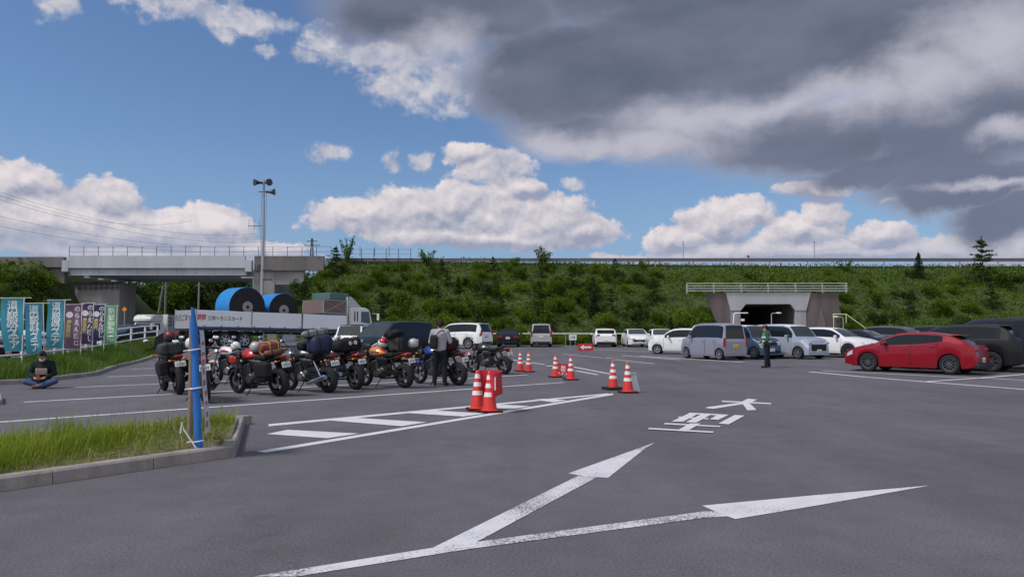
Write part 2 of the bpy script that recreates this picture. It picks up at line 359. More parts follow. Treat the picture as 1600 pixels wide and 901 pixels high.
def realize(o, name):                             # modifiers or curves into one plain mesh
    dg = bpy.context.evaluated_depsgraph_get(); dg.update()
    me = bpy.data.meshes.new_from_object(o.evaluated_get(dg)); me.name = name
    return me
def text(name, s, size, m, parent=None, loc=(0, 0, 0), rot=(0, 0, 0), vertical=False, ext=.002, sx=1.0, bold=.0, space=1.0):
    cu = bpy.data.curves.new(name, 'FONT'); cu.body = '\n'.join(s) if vertical else s
    cu.size = size; cu.align_x = 'CENTER'; cu.align_y = 'CENTER'; cu.extrude = ext; cu.offset = bold; cu.space_line = space; cu.resolution_u = 3
    o = bpy.data.objects.new(name, cu); C.objects.link(o)
    me = realize(o, name); bpy.data.objects.remove(o); bpy.data.curves.remove(cu)
    for v in me.vertices: v.co.x *= sx
    me.materials.clear(); me.materials.append(m)
    t = bpy.data.objects.new(name, me); C.objects.link(t); t.location = loc; t.rotation_euler = rot
    if parent: t.parent = parent
    return t
def pchip(pts):
    xs = [p[0] for p in pts]; ys = [p[1] for p in pts]; n = len(xs)
    if n == 1: return lambda x: ys[0]
    d = [(ys[i + 1] - ys[i]) / (xs[i + 1] - xs[i]) for i in range(n - 1)]
    m = [d[0]] + [0 if d[i - 1] * d[i] <= 0 else 2 * d[i - 1] * d[i] / (d[i - 1] + d[i]) for i in range(1, n - 1)] + [d[-1]]
    def f(x):
        if x <= xs[0]: return ys[0]
        if x >= xs[-1]: return ys[-1]
        i = max(k for k in range(n - 1) if xs[k] <= x); h = xs[i + 1] - xs[i]; t = (x - xs[i]) / h
        return (ys[i] * (1 + 2 * t) * (1 - t) ** 2 + h * m[i] * t * (1 - t) ** 2 + ys[i + 1] * t * t * (3 - 2 * t) + h * m[i + 1] * t * t * (t - 1))
    return f
# ================================================================ the setting
M_asph = asphalt()
M_line = paint('road_paint', .16); M_worn = paint('worn_road_paint', .235); M_thick = paint('thick_road_paint', .05)
M_kerb = concrete('kerb_concrete', (.29, .265, .25), .55, 3.2)
M_conc = concrete('grey_concrete', (.31, .30, .31), .45, .6)
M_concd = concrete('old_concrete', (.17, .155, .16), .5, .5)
M_steelb = concrete('bridge_steel', (.42, .45, .50), .2, .5)
M_white = mat('white_painted_steel', (.72, .73, .75), .45, 0, .08)
M_grey = mat('galvanised_steel', (.34, .36, .39), .45, .4, .12)
M_dark = mat('dark_metal', (.05, .052, .06), .5, .3)
M_black = mat('black_rubber', (.022, .022, .024), .8, 0, .2)
M_leaf = foliage('shrub_leaves', (.034, .068, .008), (.112, .185, .018))
M_leafd = foliage('dark_leaves', (.020, .042, .012), (.064, .104, .024))
M_leafy = foliage('light_leaves', (.060, .105, .010), (.175, .235, .026))
M_conif = foliage('conifer_needles', (.014, .030, .015), (.045, .075, .030), .12)
M_under = foliage('slope_weeds', (.036, .074, .006), (.100, .165, .013), .25)
M_grassy = foliage('island_grass', (.10, .16, .012), (.30, .36, .045), .35)
M_grassv = foliage('verge_grass', (.045, .095, .014), (.140, .215, .040), .35)
M_soil = mat('dry_soil', (.13, .115, .06), .95, 0, .4, 6, .6)
M_turf = mat('turf_soil', (.040, .060, .014), .95, 0, .5, 2.5, .6)
M_rail = mat('dull_guard_rail', (.15, .145, .18), .6, .2, .15)
M_bark = mat('bark', (.09, .07, .05), .9, 0, .35, 9, .6)

# ground sheet to the horizon, then the asphalt of the lot on top
def sheet(name, xs, ys, fn, m, smooth=60):
    b = MB(); b.v = [(x, y, fn(x, y)) for y in ys for x in xs]; n = len(xs)
    b.f = [(j * n + i, j * n + i + 1, (j + 1) * n + i + 1, (j + 1) * n + i) for j in range(len(ys) - 1) for i in range(n - 1)]
    return tag(b.obj(name, m, None, smooth), kind='structure')
def frange(a, b, s):
    out = []; x = a
    while x < b - 1e-6: out.append(x); x += s
    return out + [b]
sheet('ground', [-2500, -400, -120] + frange(-60, 90, 6) + [150, 400, 2500], [-300, -40, 0, 20, 30, 40, 50, 60, 70, 90, 150, 400, 3500], lambda x, y: gz(x, y) - .06, M_turf)
sheet('parking_lot', [-90, -60] + frange(-40, 100, 4), frange(-40, 68, 2), gz, M_asph)
sheet('road', [-46, -40, -34, -28, -25], frange(68, 300, 8), gz, M_asph)

# ---- painted markings (each figure is one sheet a few millimetres above the asphalt)
mark_n = 0
def mark(name, polys, m, px=True):
    global mark_n
    b = MB()
    for k, poly in enumerate(polys):
        vs = [G(*p) if px else Vector((*p, 0)) for p in poly]
        dz = .004 + .0006 * k + .0001 * (mark_n % 7)
        b.add([(v.x, v.y, gz(v.x, v.y) + dz) for v in vs], [tuple(range(len(vs)))])
    mark_n += 1
    o = b.obj(name, m, None, None, False)
    for p in o.data.polygons:
        if p.normal.z < 0: p.flip()
    return tag(o, kind='structure')
def line(a, b, w=.15, n=6):
    a, b = G(*a), G(*b); t = (b - a).normalized(); s = Vector((-t.y, t.x, 0)) * w / 2
    out = []
    for i in range(n):
        p, q = a.lerp(b, i / n), a.lerp(b, (i + 1) / n)
        out.append([(p - s).to_2d()[:], (q - s).to_2d()[:], (q + s).to_2d()[:], (p + s).to_2d()[:]])
    return out
def mline(a, b, w=.15, m=None): return mark('bay_line', line(a, b, w), m or M_line, False)
for a, b in (((-40, 662), (880, 597.5)), ((37, 628), (824, 585.5)), ((115, 605), (748, 577)), ((168, 588.5), (746, 567.5)), ((205, 576.5), (560, 562))): mline(a, b)
for a, b, w in (((880, 553), (943, 559), .15), ((927, 546), (1016, 549.5), .2), ((972, 555), (1062, 562), .2), ((957, 561.5), (1022, 568), .15), ((801, 562), (851, 569.5), .15),
                ((896, 573), (957, 585), .15), ((900, 579), (934, 585.5), .15), ((1000, 556), (1162, 566), .22), ((1264, 580.5), (1620, 610), .2), ((1285, 579), (1540, 591), .15),
                ((1440, 596.5), (1620, 583), .15), ((1530, 590), (1620, 595), .15), ((948, 559), (953, 559.6), .3), ((856, 571), (862, 572), .3), ((870, 573), (892, 577), .15)): mline(a, b, w)
q = lambda x, y: (390 + x / 2.712, 590 + y / 2.712)
mark('hatched_zone', [[q(80, 197), q(1520, 66), q(1520, 71), q(80, 206)], [q(28, 313), q(1540, 66), q(1540, 73), q(70, 318)],
     [q(72, 239), q(160, 221), q(465, 237), q(330, 257)], [q(330, 181), q(440, 170), q(752, 189), q(645, 206)], [q(645, 149), q(740, 137), q(1000, 152), q(905, 165)],
     [q(930, 119), q(1010, 112), q(1190, 121), q(1110, 135)], [q(1200, 94), q(1250, 90), q(1345, 96), q(1290, 105)]], M_thick)
mark('lane_arrow', [[(396, 901), (672, 856.5), (1100, 799), (1140, 799), (1140, 806.5), (1100, 809), (735, 857.5), (462, 901)]], M_worn)
mark('lane_arrow', [[(1097, 790), (1275, 773.5), (1453, 758.5), (1275, 790), (1149, 811), (1132, 805), (1113, 797)]], M_line)
mark('lane_arrow', [[(674, 857), (896, 747), (912, 740), (940, 742), (930, 747), (737, 851)]], M_worn)
mark('lane_arrow', [[(888, 739.5), (1024, 691), (1010, 699), (950, 746.5), (929, 745), (906, 743)]], M_line)
q = lambda x, y: (1000 + x / 7.273, 610 + y / 7.273)
mark('large_vehicle_lettering', [[q(*p) for p in s] for s in (
    [(930, 115), (1490, 142), (1490, 155), (930, 128)], [(1225, 92), (1330, 103), (1260, 140), (1180, 155), (1130, 140)], [(1130, 140), (1200, 150), (835, 208), (740, 200), (765, 188)],
    [(1165, 150), (1245, 145), (1325, 222), (1220, 225)], [(560, 253), (885, 269), (875, 284), (545, 268)], [(440, 297), (785, 318), (775, 329), (432, 308)],
    [(560, 260), (660, 268), (490, 355), (358, 355)], [(700, 270), (810, 275), (640, 368), (520, 362)], [(890, 272), (1010, 278), (890, 337), (795, 330)],
    [(1075, 282), (1190, 288), (1010, 388), (890, 380)], [(285, 373), (918, 408), (905, 420), (272, 388)], [(570, 378), (690, 380), (560, 452), (440, 450)], [(100, 430), (838, 472), (830, 487), (92, 445)])], M_thick)

# ---- grass island with kerb, front left
I0, I1 = G(369, 713), G(384, 661)                        # front and back corner of the end
IU = Vector((-.58, -.815, 0)).normalized(); IL = 12.0
KH, KW = .125, .15
def kerb_run(name, pts, h, w, seg=.95, m=None, inner=1):
    """kerb blocks along a line, each block a box with a chamfered top edge; joints stay visible"""
    b = MB()
    for p, r in zip(pts[:-1], pts[1:]):
        p, r = Vector(p), Vector(r); L = (r - p).length; n = max(1, round(L / seg)); t = (r - p).normalized(); s = Vector((-t.y, t.x, 0)) * inner
        for k in range(n):
            a, c = p + t * (L * k / n + .004), p + t * (L * (k + 1) / n - .004)
            j = random.uniform(-.004, .004)
            vs = []
            for e in (a, c):
                g = gz(e.x, e.y) - .03
                for o, z in ((0, 0), (.012, h + .01 + j), (.03, h + .03 + j), (w, h + .03 + j), (w, 0)): vs.append((e.x + s.x * o, e.y + s.y * o, g + z))
            b.add(vs, [(0, 1, 2, 3, 4), (9, 8, 7, 6, 5)] + [(i, (i + 1) % 5, 5 + (i + 1) % 5, 5 + i) for i in range(5)])
    return tag(b.obj(name, m or M_kerb), kind='structure')
isl = [I0 + IU * IL, I0, I1, I1 + IU * IL]
kerb_run('kerb', isl, KH, KW)
kerb_run('kerb', [G(-22, 634.5), G(5, 632), G(4, 622)], .10, .14)
nrm = Vector((-IU.y, IU.x, 0)); nrm = nrm if nrm.dot(I1 - I0) > 0 else -nrm
IW = (I1 - I0).dot(nrm); off = (I1 - I0).dot(-IU)
def ipt(t, s): return I0 + IU * t + (I1 - I0) * s        # t metres from the end, s 0..1 across
def soil_z(t, s): return .10 + .06 * math.sin(math.pi * s)
b = MB(); nt_, ns_ = 40, 8
b.v = []
for i in range(nt_ + 1):
    for j in range(ns_ + 1):
        t = .10 + (IL - .12) * i / nt_; s = .05 + .9 * j / ns_; p = ipt(t, s); b.v.append((p.x, p.y, soil_z(t, s)))
b.f = [(i * (ns_ + 1) + j, i * (ns_ + 1) + j + 1, (i + 1) * (ns_ + 1) + j + 1, (i + 1) * (ns_ + 1) + j) for i in range(nt_) for j in range(ns_)]
tag(b.obj('island_soil', M_soil, None, 60), kind='structure')
def blade(b, p, h, w, lean, ang, bend=.5):
    d = Vector((math.cos(ang), math.sin(ang), 0)); s = Vector((-d.y, d.x, 0)) * w / 2
    m = p + Vector((0, 0, h * .6)) + d * lean * .35; tip = p + Vector((0, 0, h * (1 - .3 * bend))) + d * lean
    b.add([p - s, p + s, m + s * .7, m - s * .7, tip], [(0, 1, 2, 3), (3, 2, 4)])
b = MB(); rg = random.Random(3)
clumps = [(rg.uniform(.2, 7.5), rg.uniform(.1, .95), rg.uniform(.07, .26), rg.uniform(.12, .36)) for _ in range(46)]
for k in range(19000):
    if rg.random() < .42:
        c = rg.choice(clumps); t = c[0] + rg.gauss(0, c[3]); s = c[1] + rg.gauss(0, c[3] / 2.6); hh = c[2] * rg.uniform(.6, 1.35)
    else: t = rg.uniform(.15, 8.0); s = rg.uniform(.06, .95); hh = rg.uniform(.04, .13)
    if t < .13 or not .055 < s < .955: continue
    if .15 < s and rg.random() < .35 * s: hh *= 1.5
    p = ipt(t, s); a = rg.uniform(0, 6.283)
    blade(b, Vector((p.x, p.y, soil_z(t, s) - .01)), hh, rg.uniform(.004, .009), hh * rg.uniform(.2, .9), a)
for k in range(150):                                       # a few flowering stalks that stand above the rest
    c = rg.choice(clumps); t = c[0] + rg.gauss(0, .3); s = min(.93, max(.3, c[1] + rg.gauss(0, .15)))
    if t < .2: continue
    p = ipt(t, s); blade(b, Vector((p.x, p.y, soil_z(t, s))), rg.uniform(.35, .58), .005, rg.uniform(.03, .16), rg.uniform(0, 6.28), .1)
tag(b.obj('island_grass', M_grassy, None, None, False), 'tall yellow green grass growing on the kerbed island', 'grass', kind='stuff')
b = MB()                                                   # broad low weeds
for k in range(5200):
    t, s = rg.uniform(.2, 8), rg.uniform(.08, .93); p = ipt(t, s); a = rg.uniform(0, 6.28); r = rg.uniform(.02, .05)
    z = soil_z(t, s) + rg.uniform(.01, .06); d = Vector((math.cos(a), math.sin(a), rg.uniform(-.2, .5))) * r; e = Vector((-d.y, d.x, rg.uniform(-.01, .01))) * .6; o = Vector((p.x, p.y, z))
    b.add([o, o + d * .6 + e * .6, o + d * 1.4, o + d * .6 - e * .6], [(0, 1, 2, 3)])
tag(b.obj('island_weeds', M_grassv, None, None, False), 'low broad leaved weeds among the island grass', 'weeds', kind='stuff')

b = MB()                                                   # dead stalks and straw
for k in range(1700):
    t, s = rg.uniform(.2, 8), rg.uniform(.06, .95); p = ipt(t, s); h = rg.uniform(.04, .20); blade(b, Vector((p.x, p.y, soil_z(t, s))), h, rg.uniform(.003, .006), h * rg.uniform(.3, 1.6), rg.uniform(0, 6.28))
tag(b.obj('dry_stalks', mat('straw', (.32, .25, .12), .9, 0, .3, 5), None, None, False), 'dry straw coloured stalks scattered in the island grass', 'straw', kind='stuff')

# ---- raised grass verge with kerb, left
vp = [G(-60, 604), G(45, 599), G(152, 586), G(186, 573.5), G(238, 560), G(262, 553)]
kerb_run('kerb', vp[::-1], .12, .15, 1.0, None, -1)
FENCE = [(-60, 24.0), (37, 27.0), (110, 32.0), (182, 37.5), (247, 44.0)]   # (photo column, distance) of the pipe fence line
FZ = pchip([(20, .30), (27, .42), (34, .58), (44, 1.02), (50, 1.05)])
fl = [Vector(((px - 800) / F * Y, Y, 0)) for px, Y in FENCE]
def verge_pt(u, s):                                        # u 0..1 along, s 0..1 from kerb to behind the fence
    def along(L):
        k = u * (len(L) - 1); i = min(int(k), len(L) - 2); return L[i].lerp(L[i + 1], k - i)
    a = along([Vector((v.x, v.y, 0)) for v in vp]); c = along(fl); c = c + (c - a).normalized() * .8
    p = a.lerp(c, s); zt = FZ(c.y) - .02
    return Vector((p.x, p.y, gz(a.x, a.y) * (1 - s) + .12 + (zt - .12) * sst(min(1, s * 1.25))))
b = MB(); nu, nv = 50, 12
b.v = [verge_pt(i / nu, .02 + .98 * j / nv) for i in range(nu + 1) for j in range(nv + 1)]
b.v += [(v[0], v[1], gz(v[0], v[1]) - .05) for v in [verge_pt(i / nu, 1.0) + Vector((-.4, -.1, 0)) for i in range(nu + 1)]]
b.f = [(i * (nv + 1) + j, i * (nv + 1) + j + 1, (i + 1) * (nv + 1) + j + 1, (i + 1) * (nv + 1) + j) for i in range(nu) for j in range(nv)]
o = (nu + 1) * (nv + 1); b.f += [(i * (nv + 1) + nv, o + i, o + i + 1, (i + 1) * (nv + 1) + nv) for i in range(nu)]
tag(b.obj('verge', M_turf, None, 60), kind='structure')
b = MB()
vcl = [(rg.random(), rg.uniform(.1, 1), rg.uniform(.12, .42)) for _ in range(40)]
for k in range(15000):
    if rg.random() < .45: c = rg.choice(vcl); u, s, h = c[0] + rg.gauss(0, .02), c[1] + rg.gauss(0, .1), c[2] * rg.uniform(.6, 1.3)
    else: u, s, h = rg.random(), rg.uniform(.03, 1), rg.uniform(.08, .25)
    if not (0 < u < 1 and .03 < s < 1.0): continue
    p = verge_pt(u, s); blade(b, p, h, rg.uniform(.012, .024), h * rg.uniform(.2, .8), rg.uniform(0, 6.28))
tag(b.obj('verge_grass', M_grassv, None, None, False), 'green grass growing on the verge under the flags', 'grass', kind='stuff')

# ---- embankment that carries the expressway
BX0, BX1 = -47.2, -28.4                                    # ends of the bridge girder
PORT = (G(1105, 541).x, None)
PX0, PX1, PY, PZ = 18.2, 30.2, 70.0, 5.55                   # the culvert's headwall: extent, distance and height
def hash2(i, j):
    n = math.sin(i * 127.1 + j * 311.7) * 43758.5453; return n - math.floor(n)
def vnoise(x, y):
    i, j = math.floor(x), math.floor(y); u, v = sst(x - i), sst(y - j)
    return (hash2(i, j) * (1 - u) + hash2(i + 1, j) * u) * (1 - v) + (hash2(i, j + 1) * (1 - u) + hash2(i + 1, j + 1) * u) * v
def crest(x): return 9.55 if x < -20 else 9.55 - .55 * sst((x + 20) / 60)
def slope_z(x, y):
    g = gz(x, min(y, 70)) - .03
    t = (y - 67.5) / 15.5
    bench = .0 if t < 0 else (t if t < 1 else 1)
    if 0 < t < 1: bench = .9 * t + .1 * t * t + .018 * math.sin(t * 12)
    z = g + (crest(x) - g) * bench
    if x < -17: z = g + (z - g) * sst((x + 28.5) / 9.5)      # cone of the slope beside the abutment
    if PX0 < x < PX1 and y > PY - .1: z = max(z, PZ - .25)
    k = 1 if 0 < t < .97 else .1
    return z + k * (.55 * (vnoise(x * .5, y * .5) - .5) + .3 * (vnoise(x * 1.3 + 9, y * 1.3) - .5))
def slope_full(x, y): return slope_z(x, y) if y < 95.5 else (slope_z(x, 95) if y < 96.5 else gz(x, 70) - .2)
def slope_sheet(name, xs, ys, fn, hole=False):
    b = MB(); b.v = [(x, y, fn(x, y)) for y in ys for x in xs]; n = len(xs)
    for j in range(len(ys) - 1):
        for i in range(n - 1):
            if hole and ys[j] < PY + .15 and xs[i + 1] > PX0 + .05 and xs[i] < PX1 - .05: continue
            b.f.append((j * n + i, j * n + i + 1, (j + 1) * n + i + 1, (j + 1) * n + i))
    return tag(b.obj(name, M_turf, None, 60), kind='structure')
exs = frange(-28.4, PX0, .71) + frange(PX0, PX1, .7)[1:] + frange(PX1, 110, .8)[1:]
slope_sheet('embankment', exs, frange(66.5, PY, .7) + [PY + .2] + frange(PY + .9, 83, .7) + [84, 86, 95, 96, 112], slope_full, True)
def left_z(x, y):                                          # the embankment on the other side of the underpass
    t = max(0, min(1, (y - 62) / 19)); g = gz(x, min(y, 70)) - .05
    z = g + (9.3 - g) * t
    z = g + (z - g) * sst((-44.0 - x) / 7)
    return z + (.6 * (vnoise(x * .5 + 40, y * .5) - .5) if 0 < t < .95 else 0)
slope_sheet('embankment', frange(-150, -60, 5) + frange(-59, -44, .8), frange(61, 81.5, .9) + [83, 95, 96, 112], lambda x, y: left_z(x, min(y, 95)) if y < 100 else gz(x, 70) - .2)
# ---- loose weeds that cover the slopes (nobody could count them)
def leaf(b, p, r, rg, flat=.4):
    n = Vector((rg.gauss(0, 1), rg.gauss(0, 1), rg.gauss(0, 1) + flat)).normalized()
    a = n.orthogonal().normalized(); a.rotate(Matrix.Rotation(rg.uniform(0, 6.28), 3, n)); c = n.cross(a) * .55
    b.add([p - a * r, p + c * r, p + a * r, p - c * r], [(0, 1, 2, 3)])
b = MB(); rg = random.Random(5)
for k in range(62000):
    x = rg.uniform(-27, 62); y = 67.2 + 16 * rg.random() ** .9
    if PX0 - .3 < x < PX1 + .3 and y < PY + .5: continue
    h = .55 if vnoise(x * .35, y * .35) > .55 else .25
    p = Vector((x, y, slope_full(x, y) + rg.uniform(-.05, h))); leaf(b, p, rg.uniform(.06, .15), rg, .2)
for k in range(20000):
    x = rg.uniform(-27, 62); y = 67.0 + 16.5 * rg.random()
    if PX0 - .3 < x < PX1 + .3 and y < PY + .5: continue
    p = Vector((x, y, slope_full(x, y) - .03)); blade(b, p, rg.uniform(.25, .6), rg.uniform(.02, .05), rg.uniform(.05, .3), rg.uniform(0, 6.28))
tag(b.obj('slope_weeds', M_under, None, None, False), 'weeds and long grass covering the embankment slope', 'weeds', kind='stuff')
b = MB()
for k in range(7000):
    x = rg.uniform(-75, -44.5); y = rg.uniform(62, 81)
    p = Vector((x, y, left_z(x, y) + rg.uniform(-.05, .5))); leaf(b, p, rg.uniform(.12, .30), rg, .2)
tag(b.obj('slope_weeds', M_under, None, None, False), 'weeds covering the slope left of the bridge', 'weeds', kind='stuff')

# ---- shrubs and trees
def crown_mesh(kind, seed, nleaf):
    rg = random.Random(seed); b = MB()
    if kind == 'round':
        lobes = [(Vector((rg.gauss(0, .38), rg.gauss(0, .38), rg.uniform(.25, .95))), rg.uniform(.22, .48)) for _ in range(11)]
        for k in range(nleaf):
            c, r = rg.choice(lobes); d = Vector((rg.gauss(0, 1), rg.gauss(0, 1), rg.gauss(0, 1))).normalized()
            leaf(b, c + d * r * (rg.random() ** .4), rg.uniform(.026, .062), rg, .5)
    elif kind == 'airy':
        for s in range(9):
            a = rg.uniform(0, 6.28); t = Vector((math.cos(a) * .45, math.sin(a) * .45, rg.uniform(.7, 1.15)))
            for k in range(nleaf // 9):
                u = rg.uniform(.3, 1.05); p = Vector((t.x * u ** 1.4, t.y * u ** 1.4, t.z * u)) + Vector((rg.gauss(0, .07), rg.gauss(0, .07), rg.gauss(0, .05)))
                leaf(b, p, rg.uniform(.03, .07), rg, .4)
    elif kind == 'conifer':
        for tier in range(15):
            z = .06 + .90 * tier / 14; rad = .36 * (1 - z) ** .8 + .015; nb = 9 if tier < 10 else 6
            for q in range(nb):
                a = rg.uniform(0, 6.28); L = rad * rg.uniform(.7, 1.25)
                for k in range(nleaf // (15 * 8)):
                    u = rg.random(); p = Vector((math.cos(a) * L * u, math.sin(a) * L * u, z - .16 * L * u + .07 * L * u * u + rg.gauss(0, .012)))
                    leaf(b, p, rg.uniform(.018, .045), rg, .8)
        for k in range(14): leaf(b, Vector((rg.gauss(0, .006), rg.gauss(0, .006), rg.uniform(.92, 1.05))), .022, rg, -.5)
    elif kind == 'spruce':
        for tier in range(10):
            z = .05 + .86 * tier / 9; rad = .46 * (1 - z) ** .9 + .03
            for q in range(7 if tier < 7 else 5):
                a = rg.uniform(0, 6.28); L = rad * rg.uniform(.55, 1.3); zz = z + rg.gauss(0, .02)
                for k in range(nleaf // 64):
                    u = rg.random() ** .8; p = Vector((math.cos(a) * L * u, math.sin(a) * L * u, zz + .10 * L * u + rg.gauss(0, .010))) + Vector((rg.gauss(0, .018), rg.gauss(0, .018), 0))
                    leaf(b, p, rg.uniform(.012, .030), rg, 1.2)
        for k in range(16): leaf(b, Vector((rg.gauss(0, .006), rg.gauss(0, .006), rg.uniform(.86, 1.03))), .022, rg, -.5)
    elif kind == 'tree':
        lobes = [(Vector((rg.gauss(0, .24), rg.gauss(0, .24), rg.uniform(.32, .92))), rg.uniform(.10, .22)) for _ in range(26)]
        for k in range(nleaf):
            c, r = rg.choice(lobes); d = Vector((rg.gauss(0, 1), rg.gauss(0, 1), rg.gauss(0, 1))).normalized()
            leaf(b, c + d * r * (rg.random() ** .45), rg.uniform(.016, .036), rg, .5)
    return b
def trunk_mesh(kind, seed):
    rg = random.Random(seed); b = MB()
    if kind == 'tree':
        b.tube([(0, 0, -.02), (.01, 0, .2), (0, .01, .45), (.01, 0, .8)], [.03, .024, .016, .006], 7)
        for k in range(9):
            a = rg.uniform(0, 6.28); z = rg.uniform(.28, .65); b.tube([(0, 0, z), (math.cos(a) * .14, math.sin(a) * .14, z + .10), (math.cos(a) * .26, math.sin(a) * .26, z + .22)], [.011, .007, .003], 5)
    elif kind in ('conifer', 'spruce'): b.tube([(0, 0, -.03), (0, 0, .5), (0, 0, .98)], [.018, .011, .003], 6)
    else:
        for k in range(6):
            a = rg.uniform(0, 6.28); b.tube([(0, 0, -.1), (math.cos(a) * .16, math.sin(a) * .16, .35), (math.cos(a) * .36, math.sin(a) * .36, .9)], [.022, .015, .005], 5)
    return b
PROTO = {}
def plant(kind, seed, nleaf, m, name, part):
    key = (kind, seed, m.name)
    if key not in PROTO:
        c = crown_mesh(kind, seed, nleaf).obj(part, m, None, None, False); t = trunk_mesh(kind, seed).obj('trunk' if kind in ('tree', 'conifer', 'spruce') else 'stems', M_bark, None, 50)
        for o in (c, t): C.objects.unlink(o)
        PROTO[key] = (c, t)
    root = bpy.data.objects.new(name, None); C.objects.link(root)
    for o in PROTO[key]: k = o.copy(); C.objects.link(k); k.parent = root
    return root
def put(root, x, y, z, sc, rz, label, cat, group=None, sz=None):
    root.location = (x, y, z); root.rotation_euler = (0, 0, rz); root.scale = (sc, sc, sz or sc); return tag(root, label, cat, group)
rg = random.Random(11)
M_spruce = foliage('spruce_needles', (.022, .042, .014), (.075, .110, .030), .15)
KINDS_ = [('round', 1, M_leaf, 'rounded mid green shrub among others on the embankment slope'), ('round', 2, M_leafd, 'dense dark green shrub on the embankment slope'),
          ('round', 3, M_leafy, 'pale yellow green shrub on the embankment slope'), ('airy', 4, M_leaf, 'loose upright sapling growing on the embankment slope'), ('conifer', 5, M_conif, 'small dark conifer planted on the embankment slope'), ('spruce', 6, M_spruce, 'young spruce with level tiers of branches on the embankment slope')]
GRP = {'round': 'shrubs on the embankment slope', 'airy': 'saplings on the embankment slope', 'conifer': 'conifers on the embankment slope', 'spruce': 'young spruces on the embankment slope'}
done = []
def slope_plant(k, x, y, sc, label=None, group=True, sz=None):
    kind, seed, m, lab = KINDS_[k]
    n = {'round': 'shrub', 'airy': 'sapling', 'conifer': 'conifer_tree', 'spruce': 'spruce_tree'}[kind]
    r = plant(kind, seed, {'round': 3400, 'airy': 700, 'conifer': 2600, 'spruce': 3200}[kind], m, n, 'foliage' if kind not in ('conifer', 'spruce') else 'crown')
    return put(r, x, y, slope_full(x, y) - .15, sc, rg.uniform(0, 6.28), label or lab, {'round': 'shrub', 'airy': 'sapling', 'conifer': 'tree', 'spruce': 'tree'}[kind], (GRP[kind] if group else None), sz)
tries = 0
while len(done) < 150 and tries < 5000:
    tries += 1
    x = rg.uniform(-22, 58); t = rg.random(); y = 68.0 + 13.3 * t
    if PX0 - 1.0 < x < PX1 + 1.0 and y < 71.8: continue
    if x > 26 and rg.random() < .55: continue                      # the right half is mostly open grass
    if any((x - a) ** 2 + (y - c) ** 2 < (1.25 if x < 15 else 2.2) ** 2 for a, c in done): continue
    if .05 < t < .16 and rg.random() < .6: continue
    done.append((x, y))
    k = rg.choices([0, 1, 2, 3, 4, 5], [7, 2.2, 5, 2, (1.6 if y < 77 else 0) if x < 16 else .4, 2.5])[0]
    sc = {0: rg.uniform(.9, 1.7), 1: rg.uniform(.8, 1.5), 2: rg.uniform(.8, 1.5), 3: rg.uniform(1.6, 2.6), 4: rg.uniform(1.8, 2.8), 5: rg.uniform(1.8, 3.0)}[k]
    if y > 78: sc *= .75
    slope_plant(k, x, y, sc)
for k in range(34):                                            # low hedge-like row along the foot of the slope
    x = -9 + k * .82
    if x > PX0 - 1.2: break
    slope_plant([0, 2, 1][k % 3], x + rg.uniform(-.3, .3), 67.6 + rg.uniform(-.2, .4), rg.uniform(.8, 1.3))
for k in range(26):
    x = 31.5 + k * 1.1; slope_plant([2, 0, 1][k % 3], x + rg.uniform(-.3, .3), 67.9 + rg.uniform(-.2, .5), rg.uniform(.7, 1.15))
for k in range(40):
    x = rg.uniform(-10, PX0 - .8) if k % 2 else rg.uniform(31.5, 55)
    slope_plant([2, 0][k % 2], x, 66.6 + rg.uniform(-.2, .3), rg.uniform(.45, .75), 'low green bush in front of the white rail at the foot of the slope')
for x, y, s in ((PX0 - .7, 68.4, 1.3), (PX0 - .5, 69.6, 1.5), (PX0 - .9, 70.6, 1.6), (PX0 - .3, 71.4, 1.5), (PX1 + .6, 70.4, 1.4), (PX1 + .5, 71.4, 1.5), (PX1 + .9, 69.2, 1.2)): slope_plant(0, x, y, s, 'green bush growing against the edge of the tunnel wing wall')
# the ones that stand out above the crest
def crest_x(px, Y=82): return (px - 800) / F * Y
slope_plant(5, crest_x(1538, 79), 79, 4.6, 'broad layered spruce rising above the guard rail at far right', False, 5.2)
slope_plant(4, crest_x(1438, 80), 80, 2.4, 'narrow dark young conifer just reaching the guard rail', False, 2.9)
slope_plant(5, crest_x(524, 80), 80, 3.4, 'pointed dark conifer at the crest beside the fence end near the bridge', False)
slope_plant(3, crest_x(541, 82), 82, 1.5, 'thin tall birch sapling sticking up behind the crest fence', False, 2.9)
slope_plant(3, crest_x(668, 82), 82, 1.9, 'small leafy sapling on the crest just right of the fence end', False)
slope_plant(3, crest_x(847, 82), 82, 2.1, 'leafy sapling standing out alone against the middle cloud', False)
slope_plant(3, crest_x(806, 82), 82, 1.2, 'short sapling on the crest left of the taller lone sapling', False)
slope_plant(3, crest_x(1008, 82), 82, 1.3, 'short bushy sapling on the crest below the gap between clouds', False)
slope_plant(3, crest_x(1322, 82), 82, 1.5, 'sparse sapling on the crest behind the tunnel railing end', False)
rl = random.Random(21)
for k in range(46):                                            # slope left of the bridge
    x, y = (rl.uniform(-66, -47.5), rl.uniform(63, 79)) if k < 30 else (rl.uniform(-50, -45.6), rl.uniform(64, 78))
    r = plant('round', [1, 2, 3][k % 3], 3400, [M_leaf, M_leafd, M_leafy][k % 3], 'shrub', 'foliage')
    put(r, x, y, left_z(x, y) - .15, rl.uniform(1.2, 2.4), rl.uniform(0, 6.28), ['mid green shrub on the slope left of the bridge', 'dark green shrub on the slope left of the bridge', 'pale green shrub on the slope left of the bridge'][k % 3], 'shrub', 'shrubs left of the bridge')
